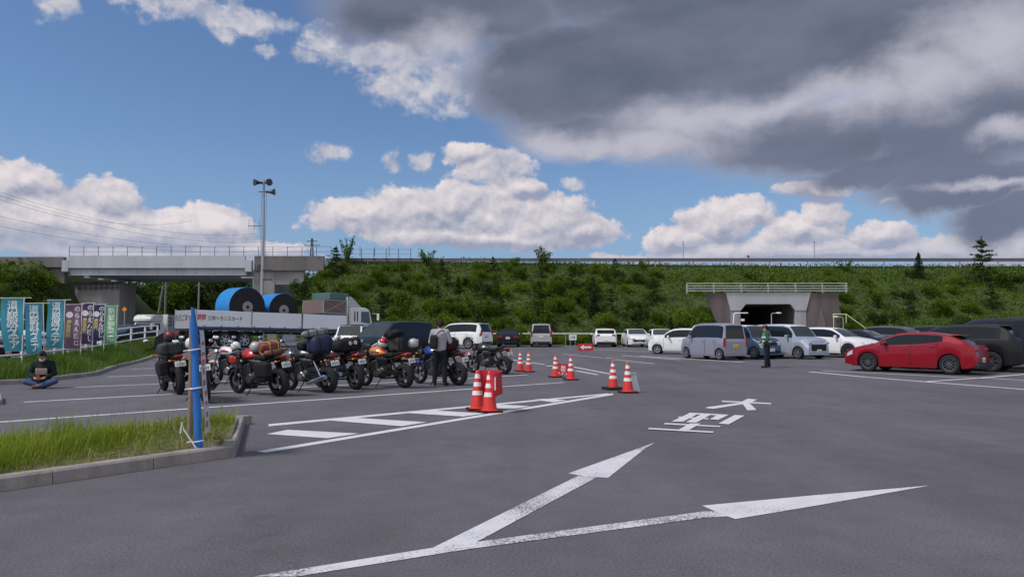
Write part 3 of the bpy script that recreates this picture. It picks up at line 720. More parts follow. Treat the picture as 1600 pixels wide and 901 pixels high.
for k in range(34):                                            # trees seen through the underpass
    y = rl.uniform(104, 135); x = rl.uniform(-.56, -.24) * y
    r = plant('tree', 31 + k % 3, 3000, [M_leafd, M_leaf, M_leafd][k % 3], 'broadleaf_tree', 'crown')
    s = rl.uniform(8.6, 10.2); put(r, x, y, gz(x, 70) - .2, s, rl.uniform(0, 6.28), ['dark green tree beyond the underpass', 'mid green tree beyond the underpass', 'deep green dense tree beyond the underpass'][k % 3], 'tree', 'trees beyond the underpass')
for k in range(9):
    y = rl.uniform(88, 96); x = (rl.uniform(196, 270) - 800) / F * y
    r = plant('round', 3, 3400, M_leafy, 'shrub', 'foliage'); put(r, x, y, gz(x, 70) - .2, rl.uniform(1.6, 3.0), rl.uniform(0, 6.28), 'yellow green roadside bush behind the parked white truck', 'shrub', 'bushes along the road under the bridge')
# far wooded hill, left
def hill_z(x, y): return 41 * math.exp(-((x + 262) / 70) ** 2 - ((y - 330) / 70) ** 2) + (6 * vnoise(x * .05, y * .05) if (x + 262) ** 2 + (y - 330) ** 2 < 120 ** 2 else 0) - 6
sheet('hill', frange(-420, -110, 8), frange(220, 430, 8), hill_z, M_turf)
b = MB()
for k in range(9000):
    x, y = rl.gauss(-262, 48), rl.gauss(310, 42); leaf(b, Vector((x, y, hill_z(x, y) + rl.uniform(0, 5))), rl.uniform(.6, 1.5), rl, .4)
tag(b.obj('far_wood', M_leafd, None, None, False), 'wood covering the far hill at left', 'wood', kind='stuff')

# ---- bridge over the road
BY = 80.0
br = thing('road_bridge', 'grey steel girder bridge carrying the expressway over the road', 'bridge', ((BX0 + BX1) / 2, BY, 0))
bx = (BX0 + BX1) / 2; hw = (BX1 - BX0) / 2
MB().box((0, .15, 9.18), (2 * hw, .3, 1.30)).obj('parapet', M_steelb, br)
b = MB().box((0, .55, 8.16), (2 * hw, .30, .66)); b.box((0, .48, 7.80), (2 * hw, .55, .06)); b.box((0, .5, 8.50), (2 * hw - .1, .5, .05))
for k in range(9): b.box((-hw + 1.1 + k * 2.05, .37, 8.16), (.03, .06, .6))
for yy in (3.2, 6.0, 8.8): b.box((0, yy, 8.1), (2 * hw, .3, .8))
b.box((0, 5.0, 8.56), (2 * hw - .2, 9.2, .12)); b.obj('girder', M_steelb, br)
for sx in (-1, 1): MB().box((sx * (hw + .35), .3, 8.75), (.66, .62, 1.2)).obj('end_post', M_steelb, br)
# pier under the left end, abutment and wing wall at the right end
b = MB().box((-hw + 1.7, 4.5, 3.6), (4.9, 3.6, 7.2)); b.obj('pier', M_conc, br)
b = MB(); b.box((-hw + 1.7, 2.6, 7.15), (5.4, .5, .1))
for k in range(9): b.box((-hw - .7 + k * .6, 2.4, 6.75), (.06, .06, .8))
b.box((-hw + 1.7, 2.4, 6.6), (5.4, .05, .05)); b.box((-hw + 1.7, 2.4, 6.95), (5.4, .05, .05)); b.obj('inspection_walkway', M_dark, br)
b = MB(); b.box((hw + 1.9, 5.4, 4.2), (2.2, 9.6, 8.6)); b.obj('abutment', M_conc, br)
b = MB(); b.box((hw + 4.6, .5, 9.05), (7.4, .5, 1.55)); b.obj('wing_wall', M_concd, br)
b = MB(); b.box((hw + 3.6, .9, 7.6), (5.0, .5, 1.6)); b.obj('wing_wall', M_conc, br)
b = MB(); b.box((-hw - 4.4, .6, 9.2), (7.4, .5, 1.1)); b.box((-hw - 3.0, 1.0, 7.9), (4.4, .5, 1.9)); b.obj('wing_wall', M_concd, br)
b = MB(); b.tube([(hw - .4, .1, 7.5), (hw + .9, .1, 7.5), (hw + .9, .1, 5.5)], .07, 8); b.obj('drain_pipe', M_grey, br)
b = MB(); x = -hw
while x < 26.5 - 1:
    b.tube([(x, .12, 9.75), (x, .12, 10.85)], .03, 5); x += 1.55
for z in (10.25, 10.82): b.tube([(-hw, .12, z), (hw + 9, .12, z)], .018, 5)
b.obj('railing', M_dark, br)
b = MB(); x = 0
fx0 = bx + hw + 9.2
fx1 = crest_x(641, 82.5)
o = thing('crest_fence', 'thin wire fence on the crest right of the bridge', 'fence', (fx0, 82.5, 9.3))
L = fx1 - fx0
for k in range(7): MB().tube([(L * k / 6, 0, 0), (L * k / 6, 0, 1.55)], .035, 6).obj('post', M_dark, o)
b = MB()
for z in (.5, 1.0, 1.5): b.tube([(0, 0, z), (L, 0, z)], .012, 4)
b.obj('wire', M_dark, o)

# ---- guard rail on the crest
for x0, x1, lab, dz in ((crest_x(505), crest_x(905), 'thin grey guard rail on the crest left of the middle', -.02), (crest_x(905) + .1, 66.0, 'long grey guard rail on the crest above the tunnel', .35)):
    o = thing('guard_rail', lab, 'guard rail', (x0, 82.6, 0)); L = x1 - x0
    b = MB(); n = int(L / 4)
    vs = []
    for k in range(n + 1):
        x = L * k / n; zc = 9.46
        prof = [(0, -.19), (-.05, -.12), (0, -.05), (0, .05), (-.05, .12), (0, .19), (.03, .19), (.03, -.19)]
        vs += [(x, yy, zc + zz + .2) for yy, zz in prof]
    m_ = 8; b.add(vs, [(k * m_ + i, k * m_ + (i + 1) % m_, (k + 1) * m_ + (i + 1) % m_, (k + 1) * m_ + i) for k in range(n) for i in range(m_)])
    b.obj('beam', M_rail, o)
    for k in range(n + 1):
        x = L * k / n; zc = crest(x0 + x) - .5
        MB().tube([(x, .1, zc), (x, .1, 9.80)], .055, 6).obj('post', M_grey, o)
for px, top, lab in ((1069, 378, 'thin marker pole behind the guard rail left of the tunnel'), (1275, 378, 'thin marker pole behind the guard rail above the tunnel end')):
    o = thing('marker_pole', lab, 'pole', (crest_x(px, 86), 86, crest(10) - .3)); h = P(px, top, 86).z - crest(10) + .3
    MB().tube([(0, 0, 0), (0, 0, h)], .045, 6).obj('pole', M_grey, o); MB().lathe([(.06, h - .02), (.06, h + .05), (.02, h + .08)], n=8).obj('cap', M_dark, o)
o = thing('reflector_post', 'short delineator with a round reflector on the crest above the tunnel', 'reflector post', (crest_x(1171, 84), 84, crest(20) - .2))
MB().tube([(0, 0, 0), (0, 0, 1.15)], .03, 6).obj('post', M_grey, o); MB().lathe([(.02, -.04), (.13, -.03), (.13, .03), (.02, .04)], (0, 0, 1.25), 12, 'y').obj('reflector', M_dark, o)

# ---- culvert tunnel through the embankment
def pz(y_, D): return CAM_H + (525 - y_) / F * D
k_ = PY / F; TX = lambda px: (px - 800) * k_
tz0 = gz(20, 70)
tu = thing('tunnel_portal', 'concrete box tunnel with a pale lintel through the grassy embankment', 'tunnel', (TX(1200), PY, tz0))
X = lambda px: TX(px) - TX(1200); Z = lambda y_: pz(y_, PY) - tz0
fr = lambda d: (lambda a, c, dd: (a, dd, c))
b = MB(); b.prism([(X(1134), Z(457)), (X(1267), Z(457)), (X(1259), Z(485)), (X(1242), Z(485)), (X(1235), Z(475)), (X(1165), Z(475)), (X(1157), Z(485)), (X(1141), Z(485))], -.12, .3, lambda a, c, d: (a, d, c))
b.obj('lintel', concrete('pale_concrete', (.36, .36, .40), .15, .8), tu)
for x0, x1 in ((1141, 1156.5), (1242.5, 1259)): MB().prism([(X(x0), 0), (X(x1), 0), (X(x1), Z(485.1)), (X(x0), Z(485.1))], -.06, .3, lambda a, c, d: (a, d, c)).obj('column', M_conc, tu)
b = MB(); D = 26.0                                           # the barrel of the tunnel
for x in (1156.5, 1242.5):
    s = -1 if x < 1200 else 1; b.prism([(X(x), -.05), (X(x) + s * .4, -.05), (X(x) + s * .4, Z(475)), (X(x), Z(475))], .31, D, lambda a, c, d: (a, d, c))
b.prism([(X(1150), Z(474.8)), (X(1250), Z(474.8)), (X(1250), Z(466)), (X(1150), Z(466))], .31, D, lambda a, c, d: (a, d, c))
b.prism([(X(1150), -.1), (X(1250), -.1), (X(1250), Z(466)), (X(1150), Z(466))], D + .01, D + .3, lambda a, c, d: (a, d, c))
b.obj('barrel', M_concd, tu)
b = MB(); b.box((0, 13, .02), (4.9, 26, .04)); b.obj('tunnel_floor', M_conc, tu)
b = MB(); b.prism([(X(1104), Z(457) - .02), (X(1133.7), Z(457) - .02), (X(1140.7), Z(485)), (X(1140.7), -.1), (X(1128), -.1)], -.02, .3, lambda a, c, d: (a, d, c)); b.obj('wing_wall', concrete('brown_concrete', (.135, .108, .112), .5, .8), tu)
b = MB(); b.prism([(X(1267.3), Z(457) - .02), (X(1311), Z(457) - .02), (X(1311), Z(480)), (X(1318), Z(500)), (X(1318), -.1), (X(1259.4), -.1), (X(1259.4), Z(485))], -.02, .3, lambda a, c, d: (a, d, c)); b.obj('wing_wall', MATS.get('x') or bpy.data.materials['brown_concrete'], tu)
b = MB(); b.prism([(X(1270), -.1), (X(1297), -.1), (X(1283), Z(480))], -.10, -.021, lambda a, c, d: (a, d, c)); b.obj('buttress', M_concd, tu)
M_offw = mat('weathered_white_steel', (.46, .48, .48), .6, 0, .2, 2)
o = thing('tunnel_railing', 'white four rail barrier on top of the tunnel portal', 'railing', (TX(1200), PY - .15, tz0))
X2 = lambda px: (px - 1200) * (PY - .15) / F
for px in (1073, 1115, 1158, 1200, 1243, 1285, 1322): MB().box((X2(px), 0, (Z(458) + Z(442.5)) / 2), (.10, .1, Z(442.5) - Z(458))).obj('post', M_offw, o)
for y_ in (442.8, 447, 450.8, 454.6): MB().tube([(X2(1072), -.09, Z(y_)), (X2(1324), -.09, Z(y_))], .038, 6).obj('rail', M_offw, o)
# lamps and pipe rails near the tunnel
def street_lamp(px, Y, top, lab, s=1):
    p = P(px, 525, Y); z0 = gz(p.x, Y); h = pz(top, Y) - z0
    o = thing('lamp_post', lab, 'street lamp', (p.x, Y, z0))
    MB().tube([(0, 0, 0), (0, 0, h - .15), (.08 * s, 0, h - .03), (.45 * s, 0, h)], [.05, .045, .04, .035], 8).obj('pole', M_grey, o, 40)
    MB().ball((.65 * s, 0, h), (.28, .13, .075), 12, 6).obj('lamp_head', M_white, o, 50); return o
street_lamp(1206, 67.5, 489, 'low lamp post with white head in front of the tunnel mouth')
street_lamp(1318, 66.5, 495, 'low lamp post with white head beside the tunnel wing wall', -1)
o = thing('gantry', 'pale bent pipe frame left of the tunnel mouth', 'gantry', (P(1146, 525, 68).x, 68, gz(20, 68)))
h = pz(489, 68) - gz(20, 68); MB().tube([(-.2, 0, 0), (.1, 0, h - .1), (.16, 0, h), (1.35, 0, h)], .05, 8).obj('pipe', M_white, o, 50); MB().box((.85, 0, h - .62), (.3, .1, .2)).obj('lamp_head', M_white, o)
o = thing('stair_handrail', 'yellowish handrail running down from the right tunnel wing', 'handrail', (P(1300, 525, 69).x, 68.7, gz(20, 68)))
h = pz(491, 69) - gz(20, 68); m = mat('yellowed_pipe', (.55, .50, .30), .5)
MB().tube([(0, 0, h), (1.2, 0, h), (2.9, -.3, h - 1.35)], .05, 8).obj('rail', m, o, 50)
for x, z in ((.05, h), (1.2, h), (2.85, h - 1.3)): MB().tube([(x, -.02 if x < 2 else -.29, 0), (x, -.02 if x < 2 else -.29, z)], .04, 6).obj('post', m, o)
# white rail fence along the foot of the embankment
for x0, x1, lab in ((P(640, 525, 65.5).x, P(1030, 525, 65.5).x, 'low white pipe fence at the foot of the slope behind the white cars'), (P(1350, 525, 65.5).x, 52, 'low white pipe fence at the foot of the slope behind the red car')):
    o = thing('pipe_fence', lab, 'fence', (x0, 65.5, gz(5, 65.5))); L = x1 - x0; n = int(L / 2.5)
    for k in range(n + 1): MB().tube([(L * k / n, 0, 0), (L * k / n, 0, 1.05)], .03, 6).obj('post', M_grey, o)
    MB().tube([(-.1, -.05, 1.02), (L + .1, -.05, 1.02)], .045, 6).obj('rail', M_white, o)
# loudspeaker mast
Y = 62.0; p = P(408, 525, Y); zb = gz(p.x, Y); H = pz(279, Y) - zb
o = thing('loudspeaker_mast', 'tall grey mast with loudspeaker horns in front of the bridge', 'mast', (p.x, Y, zb))
MB().tube([(0, 0, 0), (0, 0, H * .62), (-.03, 0, H)], [.17, .13, .075], 10).obj('pole', M_grey, o, 40)
def horn(c, d, s=1.0):
    d = Vector(d).normalized(); c = Vector(c); b = MB()
    b.tube([c, c + d * .25 * s, c + d * .55 * s, c + d * .72 * s], [.09 * s, .10 * s, .19 * s, .30 * s], 14); return b
horn((-.12, 0, H - .25), (-1, -.9, -.1)).obj('loudspeaker_horn', M_dark, o, 40); horn((.12, 0, H - .25), (.85, -1, -.1)).obj('loudspeaker_horn', M_dark, o, 40)
horn((.15, 0, H - 1.0), (1, .1, 0)).obj('loudspeaker_horn', M_dark, o, 40)
b = MB(); b.tube([(-.5, 0, H - .25), (.5, 0, H - .25)], .04, 6); b.tube([(-.45, 0, H - 1.0), (.4, 0, H - 1.0)], .04, 6); b.obj('bracket', M_dark, o)
b = MB(); za = pz(352, Y) - zb; b.tube([(-1.25, 0, za), (.1, 0, za)], .03, 6)
for x in (-1.2, -.75, -.35): b.tube([(x, 0, za - .35), (x, 0, za + .55)], .012, 4)
b.obj('antenna', M_dark, o)
for y_ in (422, 437): z = pz(y_, Y) - zb; MB().box((.45, -.1, z), (.8, .08, .1)).obj('step_bracket', M_dark, o)
MB().box((-.25, 0, pz(418, Y) - zb), (.3, .2, .5)).obj('switch_box', M_dark, o)
b = MB()
for sx in (-.24, .22): b.tube([(sx, .02, pz(440, Y) - zb), (sx * .8, .02, H - 1.1)], .012, 4)
b.obj('cable', M_dark, o)
# utility poles beyond the underpass, wires and a pylon
for px, Y, top, lab, tilt in ((257, 92, 440, 'straight concrete utility pole behind the white truck', 0), (252.5, 92.5, 445, 'leaning stay pole against the utility pole behind the white truck', -.45), (309, 96, 440, 'dark utility pole between the bridge and the blue rolls', 0)):
    p = P(px, 525, Y); o = thing('utility_pole', lab, 'pole', (p.x, Y, gz(p.x, 70) - .1)); h = pz(top, Y) - gz(p.x, 70)
    MB().tube([(tilt * 2, 0, 0), (0, 0, h)], [.16, .10], 8).obj('pole', M_conc, o, 40)
    if not tilt: MB().tube([(-.5, 0, h - .4), (.5, 0, h - .4)], .04, 6).obj('crossarm', M_dark, o)
wires = [((-40, 287, 190), (400, 365, 330)), ((-40, 300, 190), (430, 376, 330)), ((-40, 328, 190), (440, 378, 330)), ((-40, 345, 190), (470, 384, 330)), ((-40, 290, 192), (300, 345, 300))]
for k, (a, c) in enumerate(wires):
    a, c = P(*a), P(*c); pts = [a.lerp(c, t / 14) - Vector((0, 0, 5.0 * (1 - (2 * t / 14 - 1) ** 2))) for t in range(15)]
    o = MB().tube(pts, .032, 4).obj('power_line', M_dark); tag(o, ['highest of the power lines crossing the left sky', 'second power line from the top in the left sky', 'third power line from the top in the left sky', 'lowest power line in the left sky', 'power line that runs close under the highest one'][k], 'cable', 'power lines in the left sky')
p = P(487, 410, 330); h = pz(372, 330) - p.z
o = thing('pylon', 'small far lattice pylon standing behind the bridge end', 'pylon', p)
b = MB()
for sx, sy in ((-1, -1), (1, -1), (1, 1), (-1, 1)): b.tube([(sx * 1.0, sy * 1.0, -8), (sx * .25, sy * .25, h)], .14, 4)
for k in range(7): z = -4 + k * (h + 4) / 6.5; r = 1.0 - .75 * (z + 8) / (h + 8); b.tube([(-r, -r, z), (r, -r, z + 1.2)], .09, 4); b.tube([(r, -r, z), (-r, -r, z + 1.2)], .09, 4)
b.obj('lattice', M_dark, o)
MB().box((0, 0, h - 3), (7, .3, .3)).box((0, 0, h - 1.2), (4.6, .3, .3)).obj('crossarm', M_dark, o)
# orange road sign
p = P(195, 483, 60); o = thing('warning_sign', 'small orange diamond road sign beside the bridge pier', 'sign', (p.x, 60, gz(p.x, 60)))
MB().tube([(0, 0, 0), (0, 0, p.z - gz(p.x, 60) + .2)], .035, 6).obj('post', M_grey, o)
MB().box((0, -.05, p.z - gz(p.x, 60)), (.29, .03, .29), Matrix.Rotation(R(45), 3, 'Y')).obj('sign_plate', mat('sign_orange', (.75, .24, .02), .4), o)
# small white notice board by the foot of the slope
p = P(895, 527, 64.5); o = thing('notice_board', 'small white notice board by the slope between the van and the white cars', 'notice board', (p.x, 64.5, gz(p.x, 64.5)))
hz = p.z - gz(p.x, 64.5)
for sx in (-.2, .2): MB().tube([(sx, .03, 0), (sx, .03, hz + .2)], .025, 6).obj('post', M_grey, o)
MB().rbox((0, 0, hz), (.64, .03, .46), .01, 1).obj('board', M_white, o)
text('lettering', '注意', .24, M_dark, o, (0, -.02, hz), (R(90), 0, 0))
# white pipe fence along the verge
o = thing('pipe_fence', 'white three rail pipe fence along the grass verge behind the flags', 'fence', (0, 0, 0))
pts = []
for (a, c) in zip(fl[:-1], fl[1:]):
    n = max(2, round((c - a).length / 2.0))
    pts += [a.lerp(c, k / n) for k in range(n)]
pts.append(fl[-1])
for p in pts: MB().tube([(p.x, p.y, FZ(p.y) - .1), (p.x, p.y, FZ(p.y) + .92)], .05, 8).obj('post', M_white, o, 40)
for z in (.22, .55, .88): MB().tube([(p.x, p.y - .05, FZ(p.y) + z) for p in pts], .038, 8).obj('rail', M_white, o, 40)
# ================================================================ cars
def car_paint(name, rgb, metal=.0, rough=.35): return mat('car_paint_' + name, rgb, rough, metal, .04, 1.5, 0, .35 if max(rgb) > .06 else .18, .3 if max(rgb) > .06 else .22)
M_glass = mat('car_glass', (.012, .014, .017), .06, 0, .1, 1, 0, 0, .32)
M_glassl = mat('windscreen_glass', (.045, .052, .056), .08, 0, .25, 1.6, 0, 0, .2)
M_trim = mat('black_plastic', (.02, .02, .022), .55, 0, .2)
M_lampw = mat('headlight_lens', (.55, .58, .62), .12, .3, .2, 6)
M_lampr = mat('tail_light_lens', (.30, .006, .010), .2, 0, .3, 6, 0, .2)
M_alloy = mat('alloy_rim', (.42, .43, .45), .3, .8, .1)
M_gunm = mat('gunmetal_rim', (.12, .12, .13), .35, .7, .1)
M_plate = mat('plate_white', (.66, .67, .66), .5, 0, .05); M_platey = mat('plate_yellow', (.75, .48, .03), .5, 0, .05)
M_ink = mat('plate_ink', (.03, .09, .05), .6)
def wheel(parent, x, y, r, w, rim, side, spokes=5, name='wheel'):
    root = bpy.data.objects.new(name, None); C.objects.link(root); root.parent = parent; root.location = (x, y, r)
    b = MB(); b.lathe([(r * .66, -w / 2), (r * .9, -w / 2), (r * .985, -w * .36), (r, -w * .2), (r, w * .2), (r * .985, w * .36), (r * .9, w / 2), (r * .66, w / 2)], n=28, axis='y', caps=False)
    b.lathe([(r * .66, w / 2), (r * .64, w * .1), (r * .64, -w * .1), (r * .66, -w / 2)], n=28, axis='y', caps=False); b.obj('tyre', M_black, root, 40)
    b = MB(); o = side * w * .46
    b.lathe([(r * .675, o - side * .02), (r * .675, o + side * .01), (r * .60, o + side * .004), (r * .585, o - side * .05)], n=28, axis='y', caps=False)
    b.lathe([(.02, o + side * .0), (r * .17, o - side * .004), (r * .17, o - side * .06)], n=14, axis='y')
    for k in range(spokes):
        a = 2 * math.pi * k / spokes + .3; d = Vector((math.cos(a), 0, math.sin(a))); t = Vector((-d.z, 0, d.x)); wd = r * (.9 / spokes)
        f = Vector((0, o - side * .004, 0)); g = Vector((0, o - side * .05, 0))
        q = [d * r * .12 - t * wd * .55, d * r * .62 - t * wd * .42, d * r * .62 + t * wd * .42, d * r * .12 + t * wd * .55]
        b.add([p + f for p in q] + [p + g for p in q], [(0, 1, 2, 3), (7, 6, 5, 4), (0, 4, 5, 1), (1, 5, 6, 2), (2, 6, 7, 3), (3, 7, 4, 0)])
    b.obj('rim', rim, root, 30)
    MB().lathe([(.01, o - side * .09), (r * .62, o - side * .09), (r * .62, o - side * .07), (.01, o - side * .07)], n=20, axis='y').obj('brake_disc', M_dark, root)
    return root
def make_car(label, cat, cx, cy, h, sp, body, group=None, name='parked_car', rim=None, plate=None, roof=None):
    """body lofted over cross-sections; every window, lamp and door is cut out of the same loft as a part of its own"""
    L, W, wb, r = sp['L'], sp['W'], sp['wb'], sp['r']; ro = sp['ro']; xr, xf = ro, ro + wb
    top, belt = pchip(sp['top']), pchip(sp['belt'])
    AR = r * 1.13
    xs = set([0, .03, .08, .16, .28, L - .03, L - .09, L - .18, L - .3, L] + [p[0] for p in sp['top']])
    for a, c in sp['side']: xs |= {a, c, (a + c) / 2}
    for a, c in (sp['ws'], sp['rw']): xs |= {a, c, (a + c) / 2}
    for xc in (xr, xf):
        for k in range(11): xs.add(xc + AR * math.cos(math.pi * k / 10))
        xs |= {xc - AR - .02, xc + AR + .02}
    x = .4
    while x < L: xs.add(x); x += .3
    xs = sorted(v for v in xs if 0 <= v <= L); xs = [v for i, v in enumerate(xs) if i == 0 or v - xs[i - 1] > .012]
    sill = sp.get('sill', .19); wide = sp.get('wide', 0.0)
    def zlow(x):
        z = sill + sp.get('fr', .05) * sst((x - L + .5) / .5) + sp.get('rr', .08) * sst((.5 - x) / .5)
        for xc in (xr, xf):
            d = abs(x - xc)
            if d < AR: z = max(z, r + math.sqrt(max(0, AR * AR - d * d)))
        return z
    fe, re_ = sp.get('fe', .80), sp.get('re', .86)
    def half(x):
        k = 1 - (1 - fe) * (1 - sst((L - x) / .55)) ** 1.2 if x > L / 2 else 1 - (1 - re_) * (1 - sst(x / .4)) ** 1.2
        return W / 2 * k
    tumb = sp.get('tumb', .30)
    rows = []
    for x in xs:
        zt, zl, w = top(x), zlow(x), half(x); zb = min(belt(x), zt - .045); green = max(0, zt - zb - .06)
        wt = w * .965 - tumb * green; crown = min(.05, .3 * (zt - zb)); ze = zt - crown
        pts = [(w * .965, zl), (w, zl + .38 * (zb - zl)), (w * .995, zl + .72 * (zb - zl)), (w * .965, zb)]
        for f in (.08, .90): pts.append((w * .965 + (wt - w * .965) * f, zb + (ze - zb) * f))
        pts += [(wt, ze), (wt * .88, zt - crown * .35), (0, zt)]
        rows.append(pts)
    nr = 9
    o = thing(name, label, cat, (cx, cy, gz(cx, cy)), head(h), group)
    slope = math.atan(.012) * math.cos(R(h)) if cy > 24 else 0
    o.rotation_euler = (0, -slope, head(h))
    vid = lambda i, j, s: (i * nr + j) if s > 0 else len(xs) * nr + i * nr + j
    V = [(x - L / 2, y, z) for x, p in zip(xs, rows) for y, z in p] + [(x - L / 2, -y, z) for x, p in zip(xs, rows) for y, z in p]
    faces = {}
    def cls(xm, j, s):
        inr = lambda t: t and t[0] < xm < t[1]
        if j == 7 and inr(sp['ws']): return 'windscreen'
        if j == 7 and inr(sp['rw']): return 'rear_window'
        if j == 4:
            for k, t in enumerate(sp['side']):
                if inr(t): return ('side_window', k, s)
        for k, t in enumerate(sp.get('hl', [])):
            if inr(t[:2]) and t[2] <= j <= t[3]: return ('headlight', k, s)
        for k, t in enumerate(sp.get('tl', [])):
            if inr(t[:2]) and t[2] <= j <= t[3]: return ('tail_light', k, s)
        if j in (3, 4, 5) and sp['side'][0][0] < xm < sp['side'][-1][1]: return 'pillar' if j == 4 else 'body'
        for k, t in enumerate(sp.get('doors', [])):
            if inr(t) and j <= 2: return ('door', k, s)
        if j in (6, 7) and sp['ws'][1] + .05 < xm < L - .1 and sp.get('bonnet', True): return 'bonnet'
        if j in (6, 7) and sp['rw'][1] < xm < sp['ws'][0] and roof: return 'roof'
        return 'body'
    for i in range(len(xs) - 1):
        xm = (xs[i] + xs[i + 1]) / 2
        for j in range(nr - 1):
            for s in (1, -1):
                f = (vid(i, j, s), vid(i + 1, j, s), vid(i + 1, j + 1, s), vid(i, j + 1, s))
                faces.setdefault(cls(xm, j, s), []).append(f if s < 0 else f[::-1])
    cap = lambda i: [vid(i, j, 1) for j in range(nr)] + [vid(i, j, -1) for j in range(nr - 1, -1, -1)]
    faces['body'] += [tuple(cap(0)), tuple(cap(len(xs) - 1)[::-1])]
    mats_ = {'windscreen': M_glassl, 'rear_window': M_glass, 'side_window': M_glass, 'headlight': M_lampw, 'tail_light': M_lampr, 'pillar': M_glass if sp.get('dark_pillars', True) else body, 'roof': roof or body}
    for key, fs in faces.items():
        nm = key if isinstance(key, str) else key[0]
        used = sorted({v for f in fs for v in f}); idx = {v: k for k, v in enumerate(used)}
        b = MB(); b.v = [V[v] for v in used]; b.f = [tuple(idx[v] for v in f) for f in fs]
        ob = b.obj({'cladding': 'side_cladding'}.get(nm, nm), mats_.get(nm, body), o, 34, True)
        if key == 'body':
            bm = bmesh.new(); bm.from_mesh(ob.data); bmesh.ops.remove_doubles(bm, verts=bm.verts, dist=.0015); bm.to_mesh(ob.data); bm.free(); ob.data.polygons.foreach_set('use_smooth', [True] * len(ob.data.polygons)); ob.data.set_sharp_from_angle(angle=R(34))
    near = lambda x: min(range(len(xs)), key=lambda i: abs(xs[i] - x))
    for t in sp.get('doors', []):
        ia, ib = near(t[0]), near(t[1])
        for s in (-1, 1):                                        # gap round each door
            pl_ = [(xs[ia], j) for j in (3, 2, 1)] + [(xs[ia], .25)] + [(xs[i], .25) for i in range(ia + 1, ib)] + [(xs[ib], .25)] + [(xs[ib], j) for j in (1, 2, 3)]
            pt = []
            for x, j in pl_:
                p = rows[near(x)]; a = p[int(j)]; c = p[int(j) + 1] if j != int(j) else a; f = j - int(j)
                pt.append((x - L / 2, s * (a[0] + (c[0] - a[0]) * f), a[1] + (c[1] - a[1]) * f))
            MB().tube(pt, .0075, 4).obj('door_gap', M_trim, o)
    hx = L / 2
    MB().rbox((0, 0, sill + .17), (L - .5, W * .74, .38), .05).obj('underbody', M_trim, o)
    for xc in (xr, xf):
        for s in (1, -1): wheel(o, xc - hx, s * (W / 2 - .115), r, .2, rim or M_alloy, s, sp.get('spokes', 7))
    # front and rear faces
    zf, zr = top(L), top(0); ws_ = half(L) * 2; wr_ = half(0) * 2
    g = sp.get('grille', (.5, .16, .58))                       # width share, height, centre height
    MB().rbox((hx + .004, 0, g[2]), (.03, ws_ * g[0], g[1]), .012).obj('grille', M_trim, o)
    MB().rbox((hx - .005, 0, sill + .17), (.05, ws_ * .86, .13), .02).obj('bumper', M_trim if sp.get('dark_bumper', True) else body, o)
    MB().rbox((-hx + .005, 0, sill + .16), (.05, wr_ * .9, .14), .02).obj('bumper', M_trim if sp.get('dark_bumper', True) else body, o)
    for x, zc, wd in ((hx + .03, sp.get('fplate', .42), 0), (-hx - .02, sp.get('rplate', .62), 0)):
        pl = MB().rbox((x, 0, zc), (.014, .33, .165), .006, 1).obj('number_plate', plate or M_plate, o)
        s = 1 if x > 0 else -1
        text('plate_digits', '18-46', .11, M_ink, pl, (x + s * .008, 0, zc - .02), (R(90), 0, R(90) * s))
    for y in (-1, 1):
        for t in sp.get('lampbox_r', []):
            MB().rbox((-hx + t[0], y * t[1], t[2]), (t[3], t[4], t[5]), .02).obj('tail_light', M_lampr, o)
        for t in sp.get('lampbox_f', []):
            MB().rbox((hx - t[0], y * t[1], t[2]), (t[3], t[4], t[5]), .03).obj('headlight', M_lampw, o)
        mx = sp['ws'][1] - hx - .42; mz = belt(sp['ws'][1] - .4) + .09
        b = MB().rbox((mx, y * (W / 2 + .10), mz), (.12, .20, .14), .04); b.obj('mirror', M_trim if sp.get('dark_mirror') else body, o, 40)
        for k, t in enumerate(sp.get('doors', [])):
            MB().rbox((t[0] - hx + .16, y * (W / 2 + .004), belt(t[0]) - .12), (.16, .03, .03), .01).obj('door_handle', body if sp.get('chrome', False) is False else M_alloy, o)
    if sp.get('valance'): MB().rbox((-hx + .07, 0, sill + .10), (.34, wr_ * 1.0, .20), .05).obj('rear_valance', M_trim, o)
    if sp.get('spoiler'):
        x, z, d = sp['spoiler']; MB().rbox((x - hx, 0, z), (d, half(x) * 1.5, .035), .012).obj('spoiler', sp.get('spoiler_mat') or body, o)
    if sp.get('rails'):
        for y in (-1, 1): MB().tube([(sp['rails'][0] - hx, y * W * .36, top(sp['rails'][0]) - .02), (sp['rails'][0] - hx + .15, y * W * .36, top(sp['rails'][0]) + .05), (sp['rails'][1] - hx - .15, y * W * .36, top(sp['rails'][1]) + .05), (sp['rails'][1] - hx, y * W * .36, top(sp['rails'][1]) - .02)], .018, 6).obj('roof_rail', M_trim, o)
    if sp.get('wiper', True):
        MB().tube([(-hx + sp['rw'][1] * .35 + sp['rw'][0] * .65 - .01, -.25, top(sp['rw'][0]) + .10), (-hx + sp['rw'][0] - .0, .02, top(sp['rw'][0]) + .05)], .01, 5).obj('wiper', M_trim, o)
    b = MB().tube([(hx - L + .12, .35, sill + .06), (hx - L - .02, .35, sill + .06)], .035, 8); b.obj('exhaust_pipe', M_grey, o)
    return o
